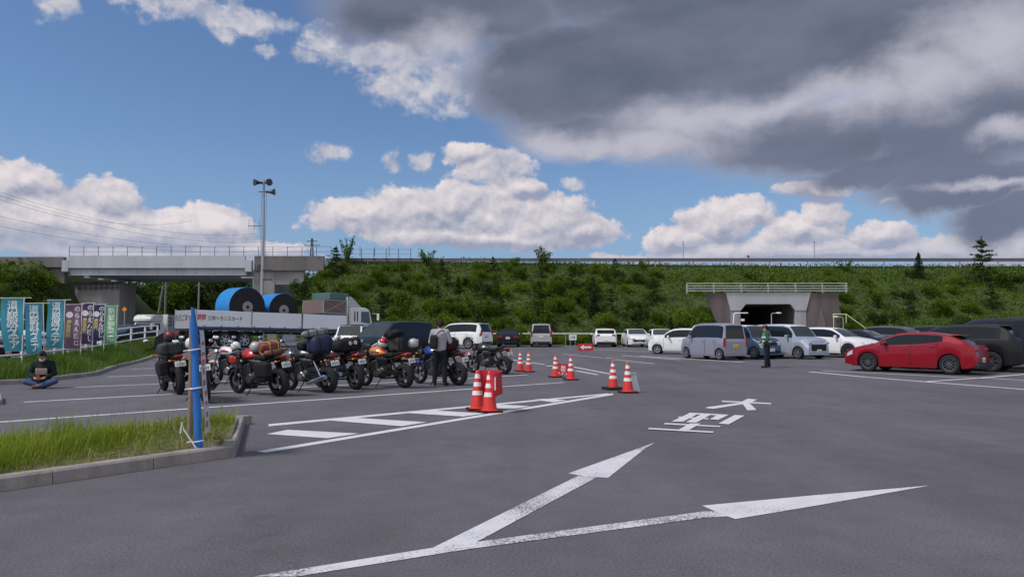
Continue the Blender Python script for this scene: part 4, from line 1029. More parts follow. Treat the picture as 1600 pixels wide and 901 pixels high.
HATCH = dict(L=4.46, W=1.80, wb=2.725, r=.335, ro=.80, sill=.20, top=[(0, .58), (.02, .72), (.06, .90), (.15, 1.02), (.40, 1.175), (.75, 1.315), (1.2, 1.395), (1.75, 1.44), (2.15, 1.44), (2.5, 1.40), (3.0, 1.20), (3.32, 1.035), (3.7, .955), (4.1, .85), (4.36, .74), (4.46, .60)],
             belt=[(0, .90), (.5, 1.04), (.95, 1.10), (1.4, 1.02), (2.2, .95), (3.3, .915), (4.2, .73), (4.46, .56)], side=[(1.0, 2.02), (2.08, 3.08)], ws=(2.5, 3.32), rw=(.14, .72), tumb=.36,
             hl=[(4.12, 4.36, 2, 2)], tl=[], doors=[(1.16, 2.04), (2.06, 3.12)], re=.80, fe=.74, valance=True, lampbox_r=[(.06, .56, .84, .10, .26, .10)], grille=(.62, .24, .50), rplate=.50, fplate=.36, spoiler=(.66, 1.335, .26), spokes=10, rr=.06)
SUV = dict(L=4.6, W=1.84, wb=2.68, r=.36, ro=.93, sill=.24, top=[(0, .98), (.06, 1.10), (.22, 1.26), (.50, 1.56), (.75, 1.655), (1.4, 1.70), (2.2, 1.69), (2.65, 1.62), (3.1, 1.36), (3.42, 1.16), (3.9, 1.08), (4.3, .97), (4.52, .82), (4.6, .68)],
           belt=[(0, 1.04), (.8, 1.13), (2.2, 1.08), (3.4, 1.03), (4.3, .88), (4.6, .64)], side=[(.62, 1.0), (1.05, 2.02), (2.08, 3.16)], ws=(2.65, 3.42), rw=(.20, .56), tumb=.32,
           hl=[(4.18, 4.50, 2, 2)], lampbox_r=[(.10, .64, 1.02, .12, .26, .10)], doors=[(1.05, 2.04), (2.06, 3.2)], cladding=True, grille=(.66, .26, .64), rplate=.72, fplate=.44, spoiler=(.52, 1.63, .26), dark_mirror=False)
BIGSUV = dict(SUV, L=4.83, W=1.89, wb=2.79, r=.40, ro=1.06, sill=.30, top=[(0, 1.02), (.04, 1.16), (.14, 1.50), (.30, 1.80), (.6, 1.88), (1.6, 1.91), (2.5, 1.88), (2.9, 1.80), (3.3, 1.50), (3.58, 1.26), (4.2, 1.19), (4.6, 1.09), (4.76, .98), (4.83, .76)],
              belt=[(0, 1.10), (1, 1.20), (2.4, 1.16), (3.5, 1.12), (4.5, .98), (4.83, .72)], side=[(.42, 1.12), (1.18, 2.16), (2.22, 3.36)], ws=(2.9, 3.58), rw=(.06, .28), tl=[(.02, .20, 2, 3)], lampbox_r=[(.03, .78, 1.18, .1, .15, .34)], hl=[(4.45, 4.78, 2, 2)], doors=[(1.18, 2.18), (2.2, 3.4)], rails=(.6, 2.6), spoiler=(.34, 1.84, .26), rplate=.95, grille=(.6, .28, .78))
KEIVAN = dict(L=3.40, W=1.475, wb=2.52, r=.285, ro=.36, sill=.19, top=[(0, .92), (.03, 1.02), (.07, 1.36), (.14, 1.68), (.3, 1.755), (1.0, 1.79), (1.9, 1.78), (2.25, 1.72), (2.55, 1.42), (2.80, 1.12), (3.05, 1.03), (3.28, .94), (3.37, .82), (3.40, .66)],
              belt=[(0, .96), (.5, 1.02), (2.5, 1.00), (3.1, .90), (3.4, .62)], side=[(.16, .58), (.64, 1.36), (1.42, 2.62)], ws=(2.25, 2.80), rw=(.035, .135), tumb=.16, hl=[(3.08, 3.34, 2, 2)], tl=[(.015, .10, 1, 2)],
              lampbox_r=[(.015, .66, .86, .06, .10, .40)], doors=[(.64, 1.38), (1.40, 2.55)], re=.93, fe=.84, grille=(.7, .10, .70), rplate=.66, fplate=.38, dark_pillars=True, rr=.02, fr=.02, dark_bumper=False, spokes=9)
KEIBOX = dict(KEIVAN, top=[(0, .90), (.03, 1.0), (.08, 1.36), (.16, 1.62), (.4, 1.68), (1.2, 1.70), (2.1, 1.68), (2.35, 1.62), (2.58, 1.32), (2.72, 1.08), (3.0, 1.04), (3.26, .98), (3.36, .86), (3.40, .62)], r=.30,
              hl=[(3.05, 3.36, 2, 2)], cladding=True, lampbox_f=[(.0, .48, .78, .08, .28, .2)], grille=(.55, .14, .76), fplate=.46, dark_bumper=True)
BOX = dict(KEIVAN, L=3.72, W=1.67, wb=2.49, ro=.62, r=.31, top=[(0, .92), (.03, 1.02), (.09, 1.36), (.18, 1.64), (.4, 1.71), (1.2, 1.74), (2.1, 1.72), (2.5, 1.64), (2.78, 1.34), (2.95, 1.12), (3.3, 1.06), (3.58, .99), (3.68, .86), (3.72, .62)],
           belt=[(0, .98), (.5, 1.05), (2.7, 1.02), (3.4, .92), (3.72, .6)], side=[(.22, .68), (.74, 1.50), (1.56, 2.78)], ws=(2.5, 2.95), rw=(.035, .17), hl=[(3.32, 3.66, 2, 2)], doors=[(.74, 1.52), (1.54, 2.72)], grille=(.72, .34, .56), fplate=.40, lampbox_f=[(.0, .60, .80, .06, .26, .12)], fe=.86)
MINIVAN = dict(L=4.85, W=1.83, wb=2.95, r=.345, ro=.98, sill=.22, top=[(0, 1.0), (.03, 1.12), (.10, 1.50), (.22, 1.82), (.5, 1.90), (1.6, 1.94), (2.6, 1.93), (3.1, 1.84), (3.6, 1.50), (3.98, 1.20), (4.4, 1.08), (4.70, .96), (4.81, .82), (4.85, .64)],
               belt=[(0, 1.06), (.8, 1.12), (2.5, 1.08), (3.8, 1.04), (4.5, .88), (4.85, .6)], side=[(.26, 1.1), (1.18, 2.26), (2.34, 3.6)], ws=(3.1, 3.98), rw=(.04, .20), tumb=.20, hl=[(4.42, 4.78, 2, 2)], tl=[(.02, .14, 2, 3)],
               lampbox_r=[(.02, .76, 1.05, .08, .14, .46)], doors=[(1.18, 2.28), (2.32, 3.5)], re=.94, fe=.82, grille=(.7, .30, .62), rplate=.82, fplate=.40, spoiler=(.26, 1.86, .24))
SEDAN = dict(L=4.55, W=1.76, wb=2.70, r=.32, ro=.98, sill=.19, top=[(0, .80), (.05, .95), (.3, 1.03), (.72, 1.07), (1.1, 1.27), (1.5, 1.42), (2.1, 1.455), (2.55, 1.41), (3.0, 1.20), (3.34, 1.03), (3.9, .95), (4.3, .84), (4.48, .74), (4.55, .58)],
             belt=[(0, .86), (.8, .99), (2.2, .955), (3.3, .93), (4.2, .78), (4.55, .55)], side=[(1.1, 1.4), (1.46, 2.12), (2.18, 3.12)], ws=(2.55, 3.34), rw=(.72, 1.42), tumb=.36, hl=[(4.12, 4.46, 2, 2)], tl=[(.04, .24, 2, 2)],
             doors=[(1.46, 2.14), (2.16, 3.16)], fe=.76, re=.84, grille=(.55, .20, .42), rplate=.72, fplate=.36, dark_bumper=False, wiper=False, lampbox_r=[(.01, .58, .80, .05, .26, .12)], lampbox_f=[(.02, .52, .66, .08, .3, .10)])
COMPACT = dict(HATCH, L=4.3, W=1.76, ro=.76, wb=2.6, lampbox_r=[(.03, .60, .94, .08, .24, .13)], re=.86, grille=(.6, .26, .42), tl=[(.035, .2, 2, 2)],
               top=[(0, .86), (.04, .98), (.14, 1.06), (.42, 1.28), (.70, 1.40), (1.3, 1.47), (2.0, 1.48), (2.4, 1.43), (2.85, 1.22), (3.2, 1.04), (3.6, .96), (4.0, .86), (4.22, .74), (4.3, .60)], side=[(.86, .94), (1.0, 1.9), (1.96, 2.95)], ws=(2.4, 3.2), rw=(.14, .56), hl=[(3.95, 4.22, 2, 2)], doors=[(1.0, 1.92), (1.94, 3.0)], spoiler=(.5, 1.36, .22), lampbox_f=[(.03, .54, .70, .1, .3, .10)])
KEIHATCH = dict(KEIVAN, top=[(0, .85), (.03, .98), (.14, 1.24), (.34, 1.42), (.7, 1.50), (1.4, 1.52), (1.9, 1.48), (2.2, 1.36), (2.65, 1.04), (3.0, .95), (3.25, .86), (3.36, .74), (3.40, .58)], belt=[(0, .90), (.5, .95), (2.5, .92), (3.1, .82), (3.4, .55)],
                side=[(.42, .7), (.76, 1.36), (1.42, 2.44)], ws=(1.95, 2.65), rw=(.10, .34), hl=[(3.02, 3.32, 2, 2)], doors=[(.76, 1.38), (1.40, 2.5)], grille=(.5, .10, .52), lampbox_r=[(.02, .6, .8, .06, .14, .2)], tumb=.24)
JEEP = dict(KEIBOX, sill=.30, r=.35, ro=.55, wb=2.25, rr=.05, top=[(0, .95), (.03, 1.05), (.07, 1.40), (.12, 1.68), (.4, 1.715), (1.2, 1.725), (1.9, 1.71), (2.02, 1.66), (2.14, 1.34), (2.24, 1.12), (2.7, 1.10), (3.2, 1.06), (3.36, 1.0), (3.40, .68)], ws=(2.02, 2.24), side=[(.14, .8), (.86, 1.4), (1.46, 2.06)], doors=[(1.1, 2.1)], hl=[], lampbox_f=[(.0, .5, .82, .06, .2, .2)], belt=[(0, 1.0), (2.2, 1.04), (3.2, .98), (3.4, .62)])
W_ = car_paint('white', (.74, .75, .77)); W2 = car_paint('pearl_white', (.68, .69, .72)); BLK = car_paint('black', (.012, .012, .015)); RED = car_paint('crimson', (.235, .002, .012), .1, .28)
LAV = car_paint('lavender_silver', (.30, .30, .38), .35, .35); SIL = car_paint('silver', (.42, .42, .43), .45, .35); BLUE = car_paint('slate_blue', (.05, .10, .19), .2, .35); SKYB = car_paint('pale_blue_silver', (.38, .43, .52), .3, .35); NAVY = car_paint('navy', (.02, .025, .05), .2, .35); GRN = car_paint('grey_green', (.07, .085, .08), .3, .35); DGR = car_paint('dark_grey', (.04, .043, .05), .3, .35)
g1, g2, g3 = 'cars parked in the right hand rows', 'cars parked at the foot of the slope', 'cars parked behind the motorcycles'
m0 = G(1416, 582.5); rc = m0 + rgt(-45) * .84
make_car('bright red hatchback parked nose away in the nearest right hand bay', 'car', rc.x, rc.y, -43, HATCH, RED, g1, rim=M_gunm).scale = (.97, .97, .985)
make_car('black crossover parked right behind the red hatchback', 'car', rc.x + 2.35, rc.y + 1.55, -45, SUV, BLK, g1, rim=M_gunm)
make_car('big dark navy minivan, tallest roof behind the black crossover', 'car', rc.x + 4.75, rc.y + 2.9, -45, MINIVAN, NAVY, g1)
m0 = G(1095, 561); c = m0 + rgt(-25) * .72
make_car('lavender silver box van with yellow plate seen from its rear left', 'car', c.x, c.y, -25, KEIVAN, LAV, g1, plate=M_platey)
make_car('slate blue small car with pale roof behind the lavender van', 'car', 12.04, 38.9, 152, KEIBOX, BLUE, g1, roof=W2)
make_car('pale blue silver boxy car with wide black grille beside the attendant', 'car', 14.3, 39.1, 152, BOX, SKYB, g1, roof=W2)
make_car('white crossover facing right between the boxy car and the dark coupe', 'car', 17.2, 40.6, 142, dict(SUV, top=[(x, z * .93) for x, z in SUV['top']], belt=[(x, z * .95) for x, z in SUV['belt']], spoiler=None, rw=(.2, .56)), W_, g1, rim=M_gunm)
make_car('dark navy low saloon facing right behind the white crossover', 'car', 19.9, 43, 140, SEDAN, NAVY, g1)
make_car('dark grey green estate, roof showing above the red hatchback bonnet', 'car', 23.2, 45.2, 138, dict(SUV, top=[(x, z * .98) for x, z in SUV['top']], spoiler=None), GRN, g1)
make_car('dark car with only a strip of roof showing behind the red hatchback roof', 'car', 26.2, 45.4, 138, dict(SUV, spoiler=None), DGR, g1)
make_car('small white hatchback nose left, half hidden by the lavender van', 'car', 9.9, 45.0, -72, KEIHATCH, W_, g1)
make_car('small white van, only its roof corner showing above the white hatchback', 'car', 12.6, 49.0, -45, KEIVAN, W2, g1)
make_car('white saloon facing the camera behind the small white hatchback', 'car', 11.2, 57.0, 182, SEDAN, W_, g2)
p = G(945, 541.5); make_car('white hatchback seen from behind, left of the white saloon', 'car', 7.55, 62, 3, COMPACT, W_, g2)
make_car('white saloon facing the camera beside the white hatchback', 'car', 10.1, 62, 180, dict(SEDAN, grille=(.8, .30, .44)), W2, g2)
make_car('silver minivan seen from behind with dark rear window', 'car', 2.35, 62, 1, dict(MINIVAN, W=1.72, top=[(x, z * .97) for x, z in MINIVAN['top']], spoiler=None), SIL, g2)
make_car('black saloon seen from behind next to the silver minivan', 'car', -.25, 62, 2, dict(SEDAN, W=1.8), BLK, g2)
make_car('large white off-roader with rear right tail light towards the black saloon', 'car', -3.95, 56.4, -62, BIGSUV, W_, g2)
make_car('boxy white off-roader with black roof edge facing the camera', 'car', -7.65, 36.5, 195, JEEP, W2, g3, roof=DGR)
make_car('black people carrier facing left behind the orange motorcycle', 'car', -5.6, 35.2, 213, dict(MINIVAN, L=4.6, wb=2.8, ro=.95, top=[(x * .948, z * .96) for x, z in MINIVAN['top']], belt=[(x * .948, z) for x, z in MINIVAN['belt']], side=[(.26, 1.05), (1.12, 2.14), (2.22, 3.4)], ws=(2.94, 3.77), doors=[(1.12, 2.16), (2.2, 3.3)], hl=[(4.2, 4.53, 2, 2)], rw=(.04, .19), spoiler=None), BLK, g3)
make_car('dark grey saloon behind the standing man', 'car', -5.0, 41.0, 215, SEDAN, DGR, g3)
# the road beyond the flags
p = P(190, 525, 47); make_car('dark blue car with bright headlight on the road behind the green flag', 'car', p.x, 47.5, 190, SEDAN, NAVY, 'cars on the road behind the flags', name='passing_car')
make_car('dark maroon car at the left edge behind the first teal flag', 'car', -25.6, 35.5, 100, SEDAN, car_paint('maroon', (.05, .012, .02), .2), 'cars on the road behind the flags', name='passing_car')
make_car('pale car glimpsed between two teal flags', 'car', -29.2, 44.5, 100, KEIVAN, W2, 'cars on the road behind the flags', name='passing_car')
# ================================================================ trucks
M_gate = mat('dropside_paint', (.72, .75, .81), .4, 0, .06, .8); M_navy = mat('navy_paint', (.02, .035, .09), .4)
M_roll = mat('black_belt_rubber', (.028, .030, .036), .75, 0, .25, 1.2, .2); M_film = mat('blue_wrapping_film', (.02, .20, .52), .28, 0, .2, 2.5, .3)
M_cab = mat('cab_white', (.62, .64, .66), .35, 0, .05, 1, 0, .4)
M_mesh = mat('rusty_mesh', (.17, .12, .11), .8, .1, .35, 4, .3); M_greengl = mat('green_tarpaulin', (.06, .13, .12), .45, 0, .3, 3)
M_red = mat('cone_red', (.60, .032, .022), .45, 0, .18, 5); M_band = mat('reflective_white', (.70, .69, .70), .35, 0, .12, 12)
M_logo = mat('faded_red_ink', (.50, .16, .17), .6)
def truck_wheel(o, x, y, s, r=.5, w=.28): return wheel(o, x, y, r, w, M_alloy, s, 6)
TH = 40; ts = Vector((-18.9, 45.0, 0)); tz = gz(-17, 48)
tc_ = ts - rgt(TH) * 1.25
tk = thing('dropside_truck', 'long white dropside truck with blue lettered sides carrying two black rolls', 'truck', (tc_.x, tc_.y, tz), head(TH)); tk.rotation_euler = (0, R(.6), head(TH))
LB = 11.2
for s in (-1, 1):
    b = MB()
    for k in range(3): b.rbox((LB * (k + .5) / 3, s * 1.22, 1.79), (LB / 3 - .05, .06, .98), .02)
    b.obj('side_gate', M_gate, tk)
    for k in range(4): MB().rbox((LB * k / 3 if k else .04, s * 1.245, 1.80), (.09, .07, 1.08), .015).obj('gate_post', M_dark if k == 2 else M_grey, tk)
    b = MB()
    for k in range(10): b.rbox((.6 + k * 1.11, s * 1.26, 1.36), (.12, .03, .08), .01, 1)
    b.obj('gate_hinges', M_grey, tk); tag(tk.children[-1] if tk.children else b, None)
    MB().rbox((LB / 2, s * 1.2, 1.19), (LB, .08, .17), .02).obj('side_rail', M_navy, tk)
    b = MB()
    for z in (.55, .85): b.tube([(4.6, s * 1.1, z), (8.8, s * 1.1, z)], .035, 6)
    for x in (4.7, 6.7, 8.7): b.tube([(x, s * 1.1, .5), (x, s * 1.1, 1.0)], .03, 6)
    b.obj('side_guard', M_grey, tk)
    MB().tube([(1.2, s * 1.1, 1.0), (1.35, s * 1.12, 1.12), (3.9, s * 1.12, 1.12), (4.05, s * 1.1, 1.0)], .04, 6).obj('mudguard', M_white, tk)
    for x in (2.0, 3.3, 9.9): truck_wheel(tk, x, s * 1.08, s)
MB().rbox((.03, 0, 1.72), (.06, 2.4, 1.12), .02).obj('tail_gate', mat('grey_panel', (.30, .30, .33), .5, 0, .1, 1), tk)
text('rear_lettering', '日己ごまモニ', .40, M_dark, tk, (-.003, 0, 1.80), (R(90), 0, R(-90)), bold=.008)
MB().box((LB / 2, 0, 1.22), (LB - .1, 2.36, .12)).obj('bed', M_dark, tk)
b = MB()
for s in (-1, 1): b.box((LB / 2 + .6, s * .42, .92), (LB + 1.4, .12, .26))
b.box((6.5, 0, .92), (.3, .8, .2)); b.box((2.6, 0, .55), (1.6, 1.7, .16)); b.box((9.9, 0, .55), (.2, 1.7, .16)); b.obj('chassis', M_trim, tk)
MB().rbox((6.6, -.9, .66), (1.0, .45, .5), .05).obj('fuel_tank', M_grey, tk); MB().rbox((5.3, -.98, .70), (.7, .3, .42), .03).obj('tool_box', mat('beige_box', (.38, .34, .26), .6), tk)
b = MB()
for y in (-.9, .9): b.rbox((-.03, y, .85), (.06, .42, .13), .02)
b.obj('tail_lights', M_lampr, tk)
# rear group of the load head board, roof box and cab
MB().rbox((LB + .05, 0, 2.75), (.10, 2.4, 1.7), .02).obj('head_board', M_cab, tk)
b = MB(); b.rbox((LB - 1.05, 0, 2.86), (1.95, 2.36, .96), .02); ob = b.obj('cargo_cage', M_mesh, tk)
b = MB()
for s in (-1, 1):
    for x in (LB - 2.0, LB - .1): b.box((x, s * 1.2, 2.86), (.06, .05, 1.0))
    for z in (2.40, 3.33): b.box((LB - 1.05, s * 1.2, z), (1.96, .05, .06))
    b.tube([(LB - 2.0, s * 1.2, 2.42), (LB - .1, s * 1.2, 3.3)], .025, 5); b.tube([(LB - 2.0, s * 1.2, 3.3), (LB - .1, s * 1.2, 2.42)], .025, 5)
b.obj('cage_frame', M_grey, ob)
MB().rbox((LB - .55, 0, 3.62), (1.7, 2.1, .48), .06).obj('folded_tarpaulin', M_greengl, tk)
cx0 = LB + .28
b = MB(); prof = [(0, .75), (2.02, .75), (2.10, 1.0), (2.10, 1.62), (1.86, 2.62), (1.70, 2.82), (1.4, 2.90), (.1, 2.90), (0, 2.8)]
b.prism([(cx0 + x, z) for x, z in prof], -1.2, 1.2, lambda x, z, d: (x, d, z)); cabo = b.obj('cab', M_cab, tk, 30)
bm = bmesh.new(); bm.from_mesh(cabo.data); bmesh.ops.bevel(bm, geom=list(bm.edges), offset=.07, segments=2, affect='EDGES'); bm.to_mesh(cabo.data); bm.free()
for s in (-1, 1):
    b = MB(); b.prism([(cx0 + 1.0, 1.85), (cx0 + 1.86, 1.75), (cx0 + 1.70, 2.62), (cx0 + 1.0, 2.62)], 1.195 * s, 1.215 * s, lambda x, z, d: (x, d, z)); b.obj('side_window', mat('cab_glass', (.04, .075, .085), .06, 0, .1, 1, 0, 0, .7), tk)
    b = MB()
    for x in (.42, .66): b.rbox((cx0 + x, s * 1.205, 2.25), (.10, .02, .72), .01, 1)
    b.obj('air_louvre', M_trim, tk)
    MB().rbox((cx0 + 1.42, s * 1.205, 1.3), (.88, .015, .9), .03, 1).obj('door', M_cab, tk)
    b = MB(); b.tube([(cx0 + 2.0, s * 1.2, 2.5), (cx0 + 2.35, s * 1.42, 2.5)], .02, 6); b.rbox((cx0 + 2.36, s * 1.45, 2.25), (.10, .22, .5), .04); b.obj('mirror', M_cab, tk)
    truck_wheel(tk, cx0 + 1.15, s * 1.06, s)
    MB().rbox((cx0 + 2.12, s * .85, .95), (.06, .45, .22), .03).obj('headlight', M_lampw, tk)
b = MB(); b.prism([(-1.0, 0), (1.0, 0), (.92, .92), (-.92, .92)], 0, .02, lambda y, z, d: (cx0 + 2.115 - z * .235 + d, y, 1.66 + z)); b.obj('windscreen', M_glassl, tk)
MB().rbox((cx0 + 2.12, 0, .62), (.16, 2.4, .36), .05).obj('bumper', M_cab, tk)
b = MB(); b.prism([(cx0 + .1, 2.92), (cx0 + 1.2, 2.92), (cx0 + .9, 3.12), (cx0 + .3, 3.62), (cx0 - .1, 3.74), (cx0 - .1, 2.96)], -1.0, 1.0, lambda x, z, d: (x, d, z)); b.obj('roof_deflector', mat('deflector_grey', (.42, .44, .47), .4), tk)
text('lettering', '三共ヘランスカード', .30, M_dark, tk, (1.95, -1.256, 1.80), (R(90), 0, 0), sx=.86, bold=.006)
text('red_lettering', '同同', .40, M_logo, tk, (.42, -1.256, 1.82), (R(90), 0, 0), sx=.72, bold=.02)
for s_, rad, zc, lab in ((3.56, 1.27, 3.16, 'larger rear roll of black belt wrapped in blue film on the long truck'), (6.2, 1.13, 2.92, 'smaller front roll of black belt wrapped in blue film on the long truck')):
    p = ts + fwd(TH) * s_ - rgt(TH) * 1.05
    o = thing('belt_roll', lab, 'belt roll', (p.x, p.y, tz + 1.28), head(TH), 'belt rolls on the long truck'); w = 1.7; zc = rad
    b = MB(); 
    for q in range(1): b.lathe([(.24, -w / 2), (rad * .985, -w / 2), (rad * .985, w / 2), (.24, w / 2), (.24, -w / 2)], (0, 0, rad), 48, 'y', False)
    b.obj('roll', M_roll, o, 30)
    MB().lathe([(rad * .988, -w / 2 + .01), (rad, -w / 2 + .03), (rad, w / 2 - .03), (rad * .988, w / 2 - .01)], (0, 0, rad), 48, 'y', False).obj('wrapping_film', M_film, o, 30)
    b = MB(); b.lathe([(.11, -w / 2 - .02), (.36, -w / 2 - .02), (.36, -w / 2), (.11, -w / 2)], (0, 0, rad), 24, 'y', False); b.lathe([(.11, w / 2 + .02), (.36, w / 2 + .02), (.36, w / 2), (.11, w / 2)], (0, 0, rad), 24, 'y', False)
    hb = b.obj('hub_plates', mat('hub_grey', (.26, .26, .27), .6), o); b = MB()
    MB().tube([(0, -w / 2 - .03, rad), (0, w / 2 + .03, rad)], .10, 12).obj('core', M_trim, o)
    MB().rbox((.2, -w / 2 - .025, rad - .1), (.18, .012, .16), .01, 1).obj('red_label', M_logo, o)
    b = MB()
    for k in range(26):
        r0 = .42 + (rad - .46) * k / 26; b.lathe([(r0, -w / 2 - .004), (r0 + .006, -w / 2 - .004)], (0, 0, rad), 40, 'y', False)
    tag(b.obj('winding_edges', M_trim, o), None)
# white truck with grey lettered bed
H2 = 191; p2 = Vector((-24.4, 50.0, 0)); z2 = gz(-23.5, 48)
t2 = thing('small_truck', 'white cab over truck with grey lettered dropside bed beside the verge fence', 'truck', (p2.x, p2.y, z2), head(H2)); t2.scale = (.78, .78, .78)
b = MB(); prof = [(-1.6, .6), (.10, .6), (.16, .9), (.16, 1.35), (-.02, 2.02), (-.12, 2.1), (-1.5, 2.1), (-1.6, 2.0)]
b.prism(prof, -.88, .88, lambda x, z, d: (x, d, z)); ob = b.obj('cab', M_cab, t2, 30)
bm = bmesh.new(); bm.from_mesh(ob.data); bmesh.ops.bevel(bm, geom=list(bm.edges), offset=.06, segments=2, affect='EDGES'); bm.to_mesh(ob.data); bm.free()
b = MB(); b.prism([(-.76, 0), (.76, 0), (.70, .56), (-.70, .56)], 0, .02, lambda y, z, d: (.155 - z * .27 + d, y, 1.40 + z)); b.obj('windscreen', M_glass, t2)
b = MB(); b.prism([(-1.5, 2.12), (.12, 2.12), (.20, 2.3), (.05, 2.62), (-.3, 2.75), (-1.5, 2.78)], -.86, .86, lambda x, z, d: (x, d, z)); ob = b.obj('roof_box', mat('roof_box_cream', (.55, .54, .52), .45), t2, 30)
bm = bmesh.new(); bm.from_mesh(ob.data); bmesh.ops.bevel(bm, geom=list(bm.edges), offset=.07, segments=2, affect='EDGES'); bm.to_mesh(ob.data); bm.free()
for s in (-1, 1):
    b = MB(); b.prism([(-1.0, 1.45), (-.2, 1.42), (-.3, 1.98), (-1.0, 1.98)], .875 * s, .89 * s, lambda x, z, d: (x, d, z)); b.obj('side_window', M_glass, t2)
    MB().rbox((.17, s * .66, 1.0), (.05, .3, .2), .03).obj('headlight', M_lampw, t2)
    MB().rbox((.1, s * 1.05, 1.6), (.08, .16, .34), .03).obj('mirror', M_trim, t2)
    wheel(t2, -.75, s * .72, .36, .22, M_alloy, s, 6); wheel(t2, -4.6, s * .72, .36, .26, M_alloy, s, 6)
    MB().rbox((-4.25, s * .98, 1.98), (4.9, .06, 1.55), .02).obj('side_gate', mat('grey_panel', (.30, .30, .33), .5, 0, .1, 1), t2)
    for x in (-1.82, -6.68): MB().rbox((x, s * 1.0, 1.98), (.10, .08, 1.62), .02).obj('gate_post', M_cab, t2)
MB().rbox((.17, 0, .7), (.10, 1.74, .24), .03).obj('bumper', M_cab, t2); MB().rbox((-4.25, 0, 1.12), (4.95, 1.9, .14), .02).obj('bed', M_dark, t2); MB().box((-3.5, 0, .8), (6.0, .7, .2)).obj('chassis', M_trim, t2)
MB().rbox((-1.95, 0, 1.98), (.08, 1.9, 1.6), .02).obj('head_board', M_cab, t2)
text('lettering', '日己ごまモニ', .86, M_dark, t2, (-4.2, 1.02, 2.1), (R(90), 0, R(180)), bold=.01)

# ================================================================ flags along the verge
def fence_pt(px):
    Y = pchip([(a, c) for a, c in FENCE])(px) - 2.0; return Vector(((px - 800) / F * Y, Y, 0))
FL = [(37, 4, 36, 466, 548, -.5, (.035, .25, .35), 'teal', '道の駅原分ステア', None, 'leftmost and largest teal flag with white lettering'),
      (67, 40, 65, 474, 552, -.5, (.035, .24, .34), 'teal', '道の駅原分ステア', None, 'second teal flag from the left, on a slightly leaning pole'),
      (101, 76, 100, 469, 543, -.1, (.035, .24, .36), 'teal', '道の駅原分ステア', None, 'third teal flag, next to the mauve one'),
      (128, 104, 127, 476, 544, .0, (.16, .085, .15), 'mauve', 'のらえん巳じ', '農産直売', 'pale mauve flag with white lettering beside the third teal flag'),
      (146, 129, 145, 474, 537, -.1, (.075, .035, .11), 'purple', 'のらえん巳じ', '農産直売', 'dark purple flag with yellow side lettering'),
      (164, 147, 163, 476, 531, .05, (.028, .035, .11), 'indigo', 'のらえん巳じ', '農産直売', 'indigo flag between the purple flag and the green flag'),
      (183, 166, 182, 478, 536, .0, (.10, .36, .15), 'green', '新鮮野菜市', None, 'light green flag, farthest of the row')]
for px, x0, x1, y0, y1, skew, rgb, cn, s1, s2, lab in FL:
    p = fence_pt(px); zb = FZ(p.y) - .05; Y = p.y
    o = thing('flag_banner', lab, 'flag', (p.x, Y, zb), math.atan2(-p.x, Y) * .35, 'flags along the verge')
    zt, zl = CAM_H + (525 - y0) / F * Y - zb, CAM_H + (525 - y1) / F * Y - zb
    w = (x1 - x0) / F * Y; lean = (.10 if px == 67 else 0)
    MB().tube([(lean, .0, 0), (0, 0, zt + .02)], .016, 8).obj('pole', M_white, o); MB().tube([(-w - .05, 0, zt), (.22 if px < 110 else .08, 0, zt + .02)], .010, 6).obj('crossbar', M_white, o)
    ph = px * .7
    def wave(x, z): return .035 * math.sin(x * 9 + z * 2.1 + ph) * min(1, (zt - z) * 1.2) + .03 * math.sin(z * 3.4 + ph)
    def shift(x, z): k = (zt - z) / (zt - zl); return -skew * .5 * k * k * w * (1 if x < -w * .2 else .5)
    b = MB(); nx, nz = 10, 22
    for f in (-.002, .002):
        b.v += [(-.02 - w * i / nx + shift(-w * i / nx, zt - (zt - zl) * j / nz), wave(-w * i / nx, zt - (zt - zl) * j / nz) + f, zt - .01 - (zt - zl) * j / nz) for j in range(nz + 1) for i in range(nx + 1)]
    nn = (nx + 1) * (nz + 1)
    for base in (0, nn): b.f += [(base + j * (nx + 1) + i, base + j * (nx + 1) + i + 1, base + (j + 1) * (nx + 1) + i + 1, base + (j + 1) * (nx + 1) + i) for j in range(nz) for i in range(nx)]
    m = mat('flag_' + cn, rgb, .75, 0, .1, 4)
    b.obj('cloth', m, o, 60)
    def onto(t):
        for v in t.data.vertices:
            x, z = v.co.x, v.co.y; v.co = Vector((x + shift(x, z), wave(x, z) - .006 + (-.002 if v.co.z > 0 else 0), z))
    def col_text(s, cx, ztop, zbot, size, mm, nm):
        n = len(s)
        cu = text(nm, s, size, mm, None, vertical=True, ext=.001, bold=.004, space=(ztop - zbot) / n / size * 1.0)
        zc = (ztop + zbot) / 2; zs = [v.co.y for v in cu.data.vertices]; k = (ztop - zbot) / (max(zs) - min(zs)); mid = (max(zs) + min(zs)) / 2
        for v in cu.data.vertices: v.co.x += cx; v.co.y = zc + (v.co.y - mid) * k
        onto(cu); cu.parent = o
    M_txt = mat('flag_white', (.72, .74, .76), .7)
    if s2:
        col_text(s1, -w * .30, zt - .08, zl + .12, .24, M_txt, 'lettering'); col_text(s2, -w * .78, zt - .62, zl + .45, .19, mat('flag_yellow', (.52, .44, .17), .7), 'side_lettering')
        b = MB(); b.lathe([(.001, -.001), (.13, -.001), (.13, .001), (.001, .001)], (0, 0, 0), 20, 'z'); t = b.obj('emblem', M_txt, o)
        for v in t.data.vertices: v.co.x -= w * .78; v.co.y += zt - .42
        onto(t)
    else: col_text(s1, -w * .52, zt - .06, zl + .08, .34, M_txt, 'lettering')

